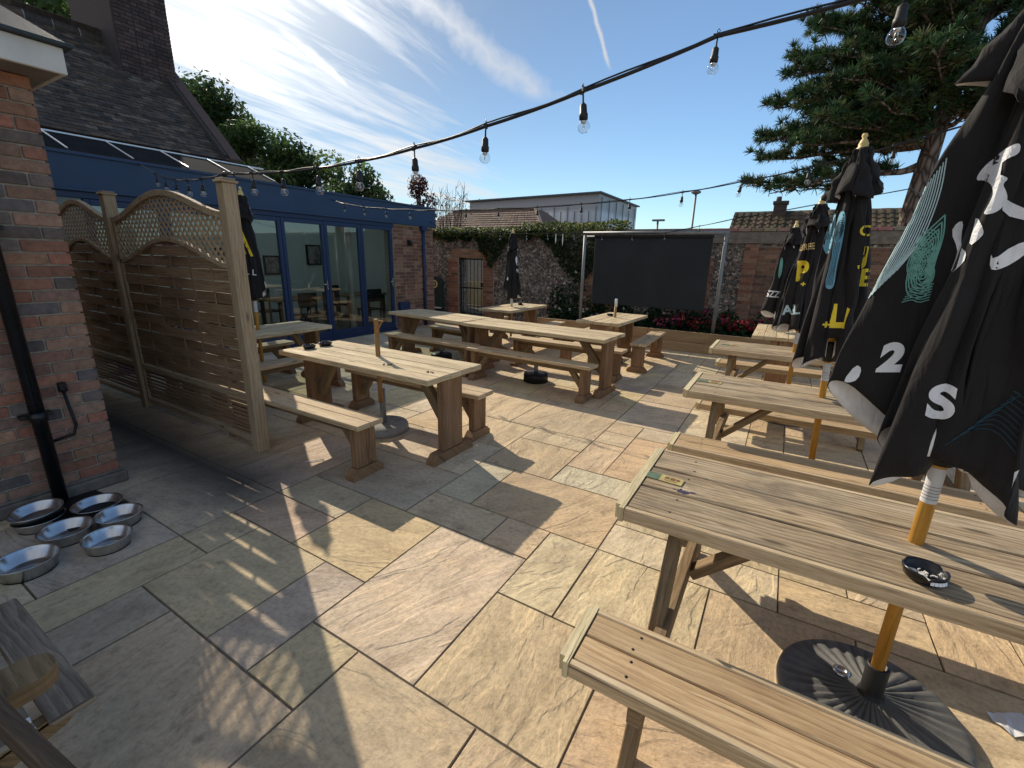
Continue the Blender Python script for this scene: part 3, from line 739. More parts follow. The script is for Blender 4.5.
def text_tris(txt, size, bold=0.0, shear=0.0):
    cu = bpy.data.curves.new('lettering', 'FONT'); cu.body = txt; cu.size = size; cu.offset = bold; cu.shear = shear; cu.align_x = 'CENTER'; cu.align_y = 'CENTER'
    tmp = bpy.data.objects.new('lettering', cu); COL.objects.link(tmp)
    dg = bpy.context.evaluated_depsgraph_get(); me = bpy.data.meshes.new_from_object(tmp.evaluated_get(dg))
    polys = [[(me.vertices[i].co.x, me.vertices[i].co.y) for i in p.vertices] for p in me.polygons]
    bpy.data.objects.remove(tmp); bpy.data.curves.remove(cu); bpy.data.meshes.remove(me)
    return polys
def xf(polys, ox, oy, rot=0, sx=1, sy=1):
    c, s_ = math.cos(rot), math.sin(rot)
    return [[(ox + (x * sx) * c - (y * sy) * s_, oy + (x * sx) * s_ + (y * sy) * c) for x, y in p] for p in polys]
def ribbon(pts, w):
    out = []
    for (a, b2) in zip(pts[:-1], pts[1:]):
        d = V((b2[0] - a[0], b2[1] - a[1])); L = d.length
        if L < 1e-6: continue
        n = V((-d.y, d.x)) / L * w / 2; d = d / L * w * .25
        out.append([(a[0] - n.x - d.x, a[1] - n.y - d.y), (b2[0] - n.x + d.x, b2[1] - n.y + d.y), (b2[0] + n.x + d.x, b2[1] + n.y + d.y), (a[0] + n.x - d.x, a[1] + n.y - d.y)])
    return out
def smooth_poly(pts, n=3, closed=True):
    for _ in range(n):
        q = []; N = len(pts); rng = range(N if closed else N - 1)
        if not closed: q.append(pts[0])
        for i in rng:
            a, c = pts[i], pts[(i + 1) % N]
            q += [(a[0] * .75 + c[0] * .25, a[1] * .75 + c[1] * .25), (a[0] * .25 + c[0] * .75, a[1] * .25 + c[1] * .75)]
        if not closed: q.append(pts[-1])
        pts = q
    return pts
def decal(name, polys, U_, D_, tree, mat, parent, lift=.003, cell=.012, jump=.075, zoff=0):
    "flat print laid on the cloth: (u,z) shapes pushed horizontally along D_ until they meet the fabric"
    bm = bmesh.new()
    for p in polys:
        try: bm.faces.new([bm.verts.new((x, y, 0)) for x, y in p])
        except ValueError: pass
    bmesh.ops.triangulate(bm, faces=bm.faces)
    xs = [v.co.x for v in bm.verts]; ys = [v.co.y for v in bm.verts]
    if not xs: bm.free(); return
    for ax, lo, hi in ((0, min(xs), max(xs)), (1, min(ys), max(ys))):
        k = math.ceil(lo / cell)
        while k * cell < hi:
            co = [0, 0, 0]; co[ax] = k * cell; no = [0, 0, 0]; no[ax] = 1
            bmesh.ops.bisect_plane(bm, geom=bm.verts[:] + bm.edges[:] + bm.faces[:], plane_co=co, plane_no=no); k += 1
    bad = set(); D3 = V((D_[0], D_[1], 0)); U3 = V((U_[0], U_[1], 0)); dep = {}
    for v in bm.verts:
        o = U3 * v.co.x + V((0, 0, v.co.y)) - D3 * 1.2
        h, nn, ix, ds = tree.ray_cast(o, D3, 3)
        if h is None: bad.add(v)
        else: dep[v] = ds; v.co = h - D3 * lift
    kill = [f for f in bm.faces if any(v in bad for v in f.verts) or max(dep[v] for v in f.verts) - min(dep[v] for v in f.verts) > jump]
    bmesh.ops.delete(bm, geom=kill, context='FACES')
    bmesh.ops.remove_doubles(bm, verts=bm.verts, dist=1e-5)
    me = bpy.data.meshes.new(name); bm.to_mesh(me); bm.free()
    if not len(me.polygons): bpy.data.meshes.remove(me); return
    me.materials.append(mat)
    o = bpy.data.objects.new(name, me); COL.objects.link(o); o.parent = parent; return o

def parasol(label, x, y, tilt=(0, 0), z_fin=2.44, zrib=1.02, spec=(), vent=(), seed=1, pole_lo=.1, label_strip=True, drop=.06, group='closed dark parasols'):
    r = thing('parasol', label, 'parasol', (x, y, 0), 0, group)
    r.rotation_euler = (tilt[0], tilt[1], 0)
    zt = z_fin - .09
    b = MB(); b.tube([(0, 0, pole_lo), (0, 0, z_fin - .06)], .0215, 14); pole = b.build('pole', M['pole_wood'], r)
    b = MB(); b.lathe([(.0, z_fin), (.012, z_fin - .002), (.017, z_fin - .015), (.010, z_fin - .03), (.016, z_fin - .036), (.028, z_fin - .062), (.026, z_fin - .075), (.038, z_fin - .085), (.038, z_fin - .10), (.0, z_fin - .10)], 16)
    b.build('finial', M['finial'], r)
    lk = V((-x, -y)).normalized()
    can, tree = cloth('canopy', lobes_from(spec), zt, zrib, .03, .06, seed, r, look=(lk.x, lk.y), dropv=drop)
    zv = zt + .004
    ven, vtree = cloth('vent_flap', lobes_from(vent), zv, zv - .30, .038, .085, seed + 77, r, 14, 14, .06, .13)
    b = MB(); b.lathe([(.023, zrib - .02), (.034, zrib - .018), (.034, zrib + .10), (.023, zrib + .12)], 14); b.build('runner', M['black_plastic'], r)
    if label_strip:
        b = MB(); b.lathe([(.0222, zrib - .155), (.0222, zrib - .03)], 14, caps=False); st = b.build('paper_label', M['paper'], pole, fix=False)
        b = MB()
        for k in range(5): b.lathe([(.0226, zrib - .14 + k * .011), (.0226, zrib - .1385 + k * .011)], 14, caps=False)
        b.build('print_lines', M['black_plastic'], pole, fix=False)
    return r, tree, vtree
def frame2d(x, y, cx=0.0, cy=0.0):
    d = V((x, y)).normalized(); return (d.y, -d.x), (d.x, d.y)

# big near parasol
r1, t1, v1 = parasol('biggest parasol, through the nearest table, with white tentacle-like print and a letter S', .515, 1.86, z_fin=2.50, zrib=1.06,
    spec=[(172, .335, 1.25, .25), (205, .17, 1.12, -.2), (228, .20, .96, -.3), (252, .13, 1.10, .25), (275, .12, 1.075, .2), (322, .21, .95, -.2), (350, .19, 1.02, -.1), (22, .26, 1.05, .1), (60, .25, 1.1, .2), (120, .22, 1.15, .1)], drop=.085,
    vent=[(160, .19, 2.16, .1), (235, .15, 2.06, .2), (290, .17, 2.16, -.2), (350, .2, 2.1, 0), (70, .19, 2.12, .1)], seed=3)
U1, D1 = frame2d(.515, 1.86)
w1 = [(-.031, 1.969), (-.055, 1.959), (-.082, 1.936), (-.096, 1.907), (-.097, 1.888), (-.081, 1.89), (-.061, 1.869), (-.052, 1.842), (-.057, 1.811), (-.062, 1.791), (-.039, 1.794), (-.026, 1.813), (-.023, 1.832), (-.031, 1.851), (-.041, 1.867), (-.032, 1.881), (-.046, 1.889), (-.058, 1.897), (-.061, 1.907), (-.056, 1.922), (-.041, 1.934), (-.033, 1.936), (-.026, 1.945)]
art = [smooth_poly(w1, 2)] + [smooth_poly(p, 1) for p in (
    [(-.075, 1.794), (-.05, 1.751), (-.05, 1.735), (-.072, 1.706), (-.073, 1.759)], [(-.03, 1.832), (-.01, 1.820), (.03, 1.797), (.035, 1.772), (-.026, 1.793)],
    [(-.12, 1.752), (-.112, 1.779), (-.099, 1.782), (-.096, 1.739), (-.087, 1.706), (-.072, 1.694), (-.072, 1.665), (-.097, 1.631), (-.094, 1.681), (-.096, 1.706)],
    [(-.025, 1.694), (-.016, 1.674), (.013, 1.714), (.052, 1.731), (.052, 1.708), (.023, 1.667), (-.002, 1.648), (-.018, 1.65)],
    [(.03, 1.99), (.06, 1.95), (.05, 1.87), (.08, 1.85), (.11, 1.93), (.08, 2.0)], [(.06, 1.76), (.10, 1.80), (.13, 1.74), (.10, 1.69)])]
decal('white_print', art, U1, D1, t1, M['print_white'], r1)
decal('letter_s', xf(text_tris('S', .135, .006), -.034, 1.262, R(4), .95, 1), U1, D1, t1, M['print_white'], r1)
decal('letter_print', xf(text_tris('2', .12, .007, .2), -.183, 1.365, R(8), .9, 1) + [smooth_poly([(-.285, 1.275), (-.262, 1.335), (-.243, 1.325), (-.247, 1.285), (-.27, 1.27)], 1)], U1, D1, t1, M['print_white'], r1)
ln = []
for k in range(11):
    o = k * .0085 - .052
    ln += ribbon(smooth_poly([(-.195 - o * .5, 1.95 - (o + .052) * 1.2), (-.2 - o * .7, 1.877 - (o + .052) * 1.3), (-.212 - o * .85, 1.802 - (o + .052) * 1.5), (-.228 - o * .95, 1.724 - (o + .052) * 1.4), (-.258 - o * .8, 1.64 - (o + .052) * 1.3)], 2, False), .0028)
decal('contour_print', ln, U1, D1, t1, M['print_pale'], r1, cell=.02)
leafp = [(-.142, 1.80), (-.177, 1.745), (-.193, 1.671), (-.186, 1.56), (-.13, 1.56), (-.138, 1.654), (-.132, 1.74)]
ln = []
rn = random.Random(4)
for s_ in (1.0, .86, .72, .58, .44, .3):
    cx, cy = -.160, 1.66
    ln += ribbon(smooth_poly([(cx + (px - cx) * s_, cy + (py - cy) * s_) for px, py in leafp] + [(cx + (leafp[0][0] - cx) * s_, cy + (leafp[0][1] - cy) * s_)], 2, False), .0034)
for (cx, cy) in ((-.165, 1.715), (-.155, 1.625), (-.172, 1.66)):
    for q in range(1, 6):
        ln += ribbon([(cx + math.cos(a * .4) * q * .0048, cy + math.sin(a * .4) * q * .009) for a in range(0, 17)], .0026)
for q in range(7): ln += ribbon(smooth_poly([(-.187 + q * .002, 1.545 + q * .008), (-.165, 1.555 + q * .008), (-.15, 1.545 + q * .008), (-.128, 1.556 + q * .008)], 2, False), .003)
decal('swirl_print', ln, U1, D1, t1, M['print_teal'], r1, cell=.02)
ln = []
for q in range(9): ln += ribbon(smooth_poly([(.0 + q * .012, 1.14 + q * .02), (.04 + q * .01, 1.20 + q * .015), (.09, 1.21 + q * .015), (.14, 1.16 + q * .018)], 2, False), .0022)
decal('faint_contours', ln, U1, D1, t1, M['print_ink'], r1, cell=.02)

# second parasol
r2, t2, v2 = parasol('second parasol from the camera, blue and yellow print, a yellow letter L near its hem', .37, 3.75, (0, R(-2.4)), 2.44, 1.03,
    [(176, .215, .965, .2), (225, .19, 1.0, -.2), (268, .12, 1.2, .2), (310, .19, .98, -.1), (5, .21, 1.1, .1), (65, .2, 1.1, .1), (125, .2, 1.05, 0)],
    [(165, .17, 2.06, .1), (230, .13, 2.10, .2), (290, .13, 2.06, -.1), (350, .14, 2.1, 0), (70, .14, 2.1, .1)], 8)
U2, D2 = frame2d(.37, 3.75)
decal('blue_print', [smooth_poly([(-.13, 1.99), (-.085, 2.0), (-.075, 1.865), (-.088, 1.70), (-.14, 1.79)], 2), smooth_poly([(-.072, 1.985), (-.03, 1.985), (-.022, 1.829), (-.035, 1.645), (-.028, 1.50), (-.085, 1.51), (-.07, 1.644), (-.070, 1.793)], 2)], U2, D2, t2, M['print_blue'], r2)
ln = []
for q in range(5):
    ln += ribbon([(-.052 + math.cos(a * .42) * (.006 + q * .0035), 1.87 + math.sin(a * .42) * (.014 + q * .012)) for a in range(16)], .003)
    ln += ribbon(smooth_poly([(-.074 + q * .009, 1.80), (-.07 + q * .008, 1.72), (-.064 + q * .006, 1.64), (-.075 + q * .008, 1.53)], 2, False), .003)
    ln += ribbon(smooth_poly([(-.125 + q * .009, 1.97), (-.12 + q * .008, 1.9), (-.125 + q * .008, 1.82)], 2, False), .003)
decal('ink_lines', ln, U2, D2, t2, M['print_ink'], r2, lift=.005, cell=.02)
decal('letter_l', xf(text_tris('L', .20, .010), .012, 1.325, R(3), .8, 1) + [[(.05, 1.255), (.066, 1.255), (.075, 1.38), (.058, 1.39)]] + xf(text_tris('+', .07, .003), -.04, 1.27), U2, D2, t2, M['print_yellow'], r2)
decal('gold_letters', xf(text_tris('C', .09, .002), .085, 1.86) + xf(text_tris('J', .14, .004), .105, 1.71) + xf(text_tris('E', .15, .004), .13, 1.57) , U2, D2, t2, M['print_yellow'], r2)
# third
r3, t3, v3 = parasol('third parasol from the camera, with a big yellow letter P on black cloth', .19, 5.6, (0, R(-.6)), 2.31, 1.0,
    [(172, .235, .98, .15), (215, .23, 1.02, -.1), (250, .2, 1.0, .1), (295, .19, .97, -.2), (350, .2, 1.05, .1), (60, .2, 1.1, .1), (120, .2, 1.05, 0)],
    [(170, .13, 2.0, .1), (240, .11, 2.02, .2), (310, .12, 2.0, -.1), (20, .13, 2.0, 0), (90, .13, 2.0, .1)], 14)
U3, D3_ = frame2d(.19, 5.6)
decal('letter_p', xf(text_tris('P', .26, .012), -.06, 1.58, R(4), .75, 1) + xf(text_tris('+', .07, .003), -.03, 1.46), U3, D3_, t3, M['print_yellow'], r3)
decal('cream_letters', xf(text_tris('BREE', .085, .002), -.055, 1.82, R(8), .7, 1), U3, D3_, t3, M['print_cream'], r3)
decal('teal_letters', xf(text_tris('AL', .13, .004), -.095, 1.20, R(10), 1.0, 1), U3, D3_, t3, M['print_pale'], r3)
decal('blue_strip', [smooth_poly([(-.16, 1.66), (-.135, 1.87), (-.115, 1.89), (-.125, 1.75), (-.145, 1.62)], 2)], U3, D3_, t3, M['print_blue'], r3)
# fourth
r4, t4, v4 = parasol('farthest of the right-hand row of parasols, small white lettering, nearest to the flint wall', .0, 7.35, (0, R(-.4)), 2.21, .95,
    [(160, .22, 1.05, .15), (205, .27, 1.0, -.1), (250, .18, .93, .1), (300, .19, .93, -.2), (350, .2, 1.0, .1), (60, .2, 1.05, .1), (115, .2, 1.0, 0)],
    [(165, .14, 1.9, .1), (240, .12, 1.92, .2), (310, .12, 1.9, -.1), (20, .13, 1.9, 0), (90, .13, 1.9, .1)], 21)
U4, D4 = frame2d(0.0001, 7.35)
decal('white_letters', xf(text_tris('SZZ', .12, .003), -.14, 1.25, R(-4), .8, 1), U4, D4, t4, M['print_white'], r4)
decal('teal_patch', [smooth_poly([(-.12, 1.75), (-.08, 1.72), (-.07, 1.5), (-.11, 1.45)], 2)], U4, D4, t4, M['print_teal'], r4)
# lone parasol by the ivy
r5, t5, v5 = parasol('lone closed parasol standing in front of the ivy covered wall', -4.47, 7.5, (0, 0), 2.17, .93,
    [(160, .23, 1.2, .1), (215, .12, .95, -.2), (270, .15, .9, .1), (320, .2, .9, -.1), (10, .18, .95, .1), (80, .2, 1.0, 0)],
    [(165, .08, 1.82, .1), (250, .08, 1.8, .2), (330, .09, 1.82, -.1), (60, .09, 1.82, 0)], 27)
U5, D5 = frame2d(-4.47, 7.5)
decal('white_print', [smooth_poly(p, 1) for p in ([(.05, 1.66), (.11, 1.72), (.13, 1.66), (.10, 1.6), (.12, 1.52), (.09, 1.5), (.06, 1.57)], [(.07, 1.46), (.12, 1.44), (.11, 1.38), (.08, 1.40)], [(-.11, 1.28), (-.08, 1.31), (-.07, 1.26), (-.09, 1.23)])], U5, D5, t5, M['print_white'], r5)
# behind the fence
r6, t6, v6 = parasol('closed parasol half hidden behind the lattice fence post, yellow bars down its side', -5.33, 3.05, (0, 0), 2.33, 1.12,
    [(150, .18, 1.2, .1), (205, .15, 1.15, -.2), (255, .14, 1.12, .1), (300, .12, 1.12, -.1), (345, .13, 1.13, .1), (80, .15, 1.2, 0)],
    [(165, .10, 2.0, .1), (250, .09, 1.96, .2), (330, .09, 2.0, -.1), (60, .09, 2.0, 0)], 33)
U6, D6 = frame2d(-5.33, 3.05)
decal('yellow_bars', [[(-.075, 1.885), (-.035, 1.885), (.045, 1.60), (.02, 1.595)], [(-.09, 1.83), (-.07, 1.83), (-.02, 1.62), (-.05, 1.62)], ], U6, D6, t6, M['print_yellow'], r6)
decal('white_letters', xf(text_tris('L L', .085, .002), .0, 1.42, R(-6)) + xf(text_tris('o', .07, .002), -.06, 1.98) + xf(text_tris('R', .07, .002), -.07, 2.06), U6, D6, t6, M['print_white'], r6)

# parasol bases
def ribbed_base(label, x, y, rad, h, mat, ribs=36, group='round parasol stands'):
    r = thing('umbrella_stand', label, 'umbrella stand', (x, y, 0), 0, group)
    b = MB(); n = 144; prof = [(rad, 0), (rad * 1.01, .012), (rad, .03), (rad * .965, .042), (rad * .9, .046), (rad * .6, .058), (rad * .3, .072), (.03, .085)]
    rows = []
    for (q, z) in prof:
        row = []
        for j in range(n):
            a = 2 * PI * j / n; w = (.5 + .5 * math.cos(ribs * a)) ** 3
            dz = -.013 * w if rad * .25 < q < rad * .93 else 0
            row.append((q * math.cos(a), q * math.sin(a), z * h / .085 + dz))
        rows.append(row)
    b.grid(rows, True); b.build('plate', mat, r)
    b = MB(); b.lathe([(.05, .07), (.042, .085), (.036, .10), (.036, .21), (.033, .215), (.026, .215), (.026, .1)], 20); b.build('collar', M['black_plastic'], r)
    return r
rb = ribbed_base('round black base with moulded ribs under the nearest picnic table', .52, 1.87, .302, .085, M['base_plastic'], 34)
b = MB(); b.lathe([(.03, -.004), (.03, .004), (.02, .006), (.018, .0), (.0, 0)], 16, T(-.085, .07, .071)); b.build('filler_cap', M['steel'], rb)
def flat_base(label, x, y, rad, h, mat, stub=.4):
    r = thing('umbrella_stand', label, 'umbrella stand', (x, y, 0), 0, 'round parasol stands')
    b = MB(); b.lathe([(rad, 0), (rad, h * .7), (rad * .96, h), (rad * .5, h + .006), (.04, h + .008)], 40); b.build('plate', mat, r)
    b = MB(); b.lathe([(.03, h), (.028, stub), (.022, stub)], 16); b.build('collar', M['galv'], r)
flat_base('round grey concrete base under the sunlit table by the fence', -3.16, 2.92, .235, .07, M['concrete'], .42)
flat_base('dark round base in the shade under the middle sunlit table', -2.80, 5.40, .17, .12, M['black_plastic'], .22)
flat_base('dark round base in the shade under the left middle table', -4.66, 5.62, .17, .12, M['black_plastic'], .22)
flat_base('dark round base under the table in front of the screen', -2.34, 7.2, .2, .09, M['black_plastic'], .22)
rb2 = ribbed_base('black base at the foot of the second parasol', .40, 3.78, .26, .085, M['base_plastic'], 30)
ribbed_base('black base at the foot of the third parasol', .19, 5.6, .26, .085, M['base_plastic'], 30)
def stub(label, x, y, ztop, pale=True, bracket=False):
    r = thing('pole_stub', label, 'parasol pole', (x, y, 0), 0, 'bare parasol poles without canopies')
    b = MB(); b.tube([(0, 0, .3), (0, 0, ztop - .09)], .0215, 14); b.build('pole', M['stub_wood'], r)
    b = MB(); b.lathe([(.0225, ztop - .13), (.0225, ztop - .01), (.016, ztop)], 14, caps=True); b.build('sleeve', M['paper'] if pale else M['stub_wood'], r)
    if bracket:
        b = MB(); b.at(.0, .09, -.004, .004, ztop - .02, ztop - .008, .001); b.beam((.012, 0, ztop - .10), (.07, 0, ztop - .02), .008, .012, c=.001); b.build('bracket', M['stub_wood'], r)
stub('bare brown pole stub with a small bracket on the sunlit table by the fence', -3.13, 2.87, 1.09, False, True)
stub('bare pole stub with a pale top on the table in front of the screen', -2.33, 7.22, 1.05)

# ashtrays
def ashtray(label, x, y, z, r0, ash=True):
    r = thing('ashtray', label, 'ashtray', (x, y, z), random.random() * 6, 'black ashtrays on tables')
    b = MB(); n = 48; rows = []
    for (q, h) in ((.72, 0), (.86, .006), (1.0, .03), (1.0, .036), (.93, .036), (.84, .028), (.7, .009), (.0, .007)):
        rows.append([(q * r0 * math.cos(2 * PI * j / n), q * r0 * math.sin(2 * PI * j / n), h - (.012 * max(0, math.cos(3 * 2 * PI * j / n)) ** 14 if q >= .84 and h > .02 else 0)) for j in range(n)])
    b.grid(rows, True); b.face(list(reversed(rows[0]))); b.build('dish', M['black_gloss'], r)
    if ash:
        b = MB(); rn = random.Random(int(x * 100))
        for _ in range(26):
            a, q = rn.uniform(0, 6.28), rn.uniform(.0, .5) * r0
            b.box((rn.uniform(.004, .014), .004, .004), T(q * math.cos(a), q * math.sin(a), .012 + rn.random() * .004) @ RZ(rn.uniform(0, 3)), .001)
        for _ in range(3):
            a = rn.uniform(0, 6.28); b.tube([(.015 * math.cos(a), .015 * math.sin(a), .014), (.045 * math.cos(a + .6), .045 * math.sin(a + .6), .019)], .0036, 8)
        b.build('ash', M['ash'], r)
        b = MB()
        for k in range(5): b.box((.009, .001, .012), RZ(R(250 + k * 11)) @ T(r0 * .97, 0, .019) @ RZ(R(90)) @ RX(R(-14)), 0)
        b.build('rim_print', M['print_white'], r)
    return r
ashtray('black ashtray with ash and white print on the nearest picnic table', .49, 1.63, .751, .055)
ashtray('black ashtray nearest the left end of the sunlit table by the fence', -3.90, 2.71, .751, .06, False)
ashtray('black ashtray set back near the far corner of the sunlit table by the fence', -3.91, 2.90, .751, .065, False)
ashtray('small black ashtray on the table in front of the screen', -2.46, 7.36, .751, .055, False)
ashtray('small black ashtray on the table with the lone parasol', -4.48, 7.86, .751, .055, False)
for (x, y, l) in ((-2.80, 2.66, 'cigarette ends beside the pole shadow on the sunlit table by the fence'), (-2.34, 2.68, 'cigarette ends at the right end of the sunlit table by the fence')):
    b = MB(); rn = random.Random(int(x * 50))
    for _ in range(7):
        b.box((rn.uniform(.008, .03), .007, .008), T(x + rn.uniform(-.03, .03), y + rn.uniform(-.02, .02), .755) @ RZ(rn.uniform(0, 3)) @ RY(rn.uniform(-.4, .4)), .002)
    tag(b.build('cigarette_ends', M['brown_wood']), l, 'litter')
b = MB(); rn = random.Random(2)
rows = [[(i * .022 - .07 + rn.uniform(-.004, .004), j * .03 - .045, .004 + rn.random() * .011) for i in range(7)] for j in range(4)]
b.grid(rows, smooth=False); pp = b.build('crumpled_paper', M['paper'], fix=False); pp.location = (1.0, 2.09, .0); pp.rotation_euler = (0, 0, .5)
tag(pp, 'crumpled white paper lying on the flags under the nearest picnic table', 'litter')
b = MB(); b.tube([(-3.14, 2.04, .008), (-3.06, 2.16, .008)], .004, 6); tag(b.build('straw', M['paper']), 'white straw lying on the flags by the bench foot', 'litter')

# ------------------------------------------------------------------ dog bowls on the flags
def bowl(label, x, y, rad, h, z=0, tilt=(0, 0)):
    h *= 1.3
    r = thing('dog_bowl', label, 'bowl', (x, y, z), 0, 'steel bowls by the brick wall'); r.rotation_euler = (tilt[0], tilt[1], 0)
    b = MB(); b.lathe([(rad * .80, .0), (rad * .84, .004), (rad * .97, h - .006), (rad * 1.0, h - .002), (rad * 1.005, h + .001), (rad * .985, h + .002), (rad * .94, h - .006), (rad * .80, .012), (rad * .7, .008), (.0, .007)], 48)
    b.build('shell', M['steel'], r)
    b = MB(); b.lathe([(rad * .79, -.0005), (rad * .845, .0), (rad * .85, .008)], 40, caps=False); b.build('rubber_ring', M['black_plastic'], r)
bowl('steel bowl at the back left, stacked on another bowl against the wall', -3.70, .62, .125, .05, .045, (.05, .02))
bowl('dark lower bowl under the stacked bowl against the wall', -3.69, .62, .12, .048)
bowl('steel bowl at the back, closest to the wall corner', -3.60, .87, .13, .05)
bowl('steel bowl with a bright floor on the right of the group', -3.33, .89, .12, .055)
bowl('steel bowl in the middle of the group', -3.39, .66, .125, .055)
bowl('front right steel bowl, nearest the middle of the paving', -3.10, .755, .115, .055)
bowl('front left steel bowl nearest the wooden seat', -3.19, .45, .13, .06)
b = MB(); b.box((.5, .34, .012), T(-3.72, .82, .008) @ RZ(R(8)), .003); tag(b.build('rubber_mat', M['black_plastic']), 'black rubber mat under the bowls at the foot of the brick wall', 'mat')

# ------------------------------------------------------------------ garden seat, bottom left
gs = thing('garden_bench', 'weathered grey slatted wooden garden seat cut off by the lower left corner', 'bench', (-1.83, 0, 0))
def G_(b, name, mat, par=None): o = b.build(name, mat, par or gs); o.matrix_parent_inverse = T(-gs.location.x, -gs.location.y, 0) if not par else Matrix(); return o
for k, (y0, y1, z) in enumerate(((.165, .262, .425), (.045, .142, .437), (-.075, .022, .437), (-.195, -.098, .43))):
    b = MB(); t = .9 + random.random() * .2; b.at(-2.22, -1.505, y0, y1, z - .022, z, .006, tint=(t, t, t)); G_(b, 'seat_slat', M['grey_wood'])
for x in (-2.16, -1.56):
    b = MB(); b.prism([(x - .018, .255, .413), (x - .018, .20, .36), (x - .018, .08, .33), (x - .018, -.24, .33), (x - .018, -.24, .407), (x - .018, .255, .404)], (.036, 0, 0)); G_(b, 'side_rail', M['brown_wood'])
    b = MB(); b.at(x - .035, x + .015, .03, .085, 0, .60, .006); G_(b, 'front_leg', M['brown_wood'])
    b = MB(); b.beam((x, -.2, 0), (x, -.30, .92), .06, .05, up=(1, 0, 0)); G_(b, 'back_leg', M['grey_wood'])
    b = MB(); pr = [(-.34, 0)] + [(.15 + .055 * math.sin(a * PI / 8), -.05 * math.cos(a * PI / 8)) for a in range(0, 9)] + [(-.34, .05)]
    xs = x + .03
    b.prism([(xs + (q * 1.15 + .055 if q else .0), y, .585) for (y, q) in [(-.34, 0)] + pr[1:-1] + [(-.34, .048)]], (0, 0, .045)); G_(b, 'armrest', M['brown_wood'])
for z in (.62, .74, .86):
    b = MB(); b.at(-2.22, -1.5, -.30 - (z - .62) * .1, -.275 - (z - .62) * .1, z, z + .08, .005); G_(b, 'back_slat', M['grey_wood'])
# a second seat stands closer: only its arm shows
ns = thing('garden_chair', 'brown wooden chair arm with two pale bolts in the extreme lower left corner', 'chair', (-1.2, -.25, 0))
def N_(b, name, mat): o = b.build(name, mat, ns); o.matrix_parent_inverse = T(1.2, .25, 0); return o
b = MB(); b.beam((-1.02, .125, .60), (-1.60, .055, .665), .03, .075, up=(0, 0, 1), c=.006); arm = N_(b, 'top_rail', M['dark_wood'])
b = MB()
for x, z in ((-1.265, .612), (-1.30, .617)):
    b.tube([(x, .10, z + .012), (x, .118, z + .012)], .007, 10)
o = b.build('bolt', M['white_trim'], arm)
for x in (-1.05, -1.56):
    b = MB(); b.at(x - .025, x + .025, .02, .07, 0, .60, .005); N_(b, 'leg', M['dark_wood'])
    b = MB(); b.at(x - .025, x + .025, -.45, -.40, 0, .60, .005); N_(b, 'leg', M['dark_wood'])
b = MB(); b.at(-1.58, -1.03, -.44, .05, .40, .425, .005); N_(b, 'seat', M['dark_wood'])

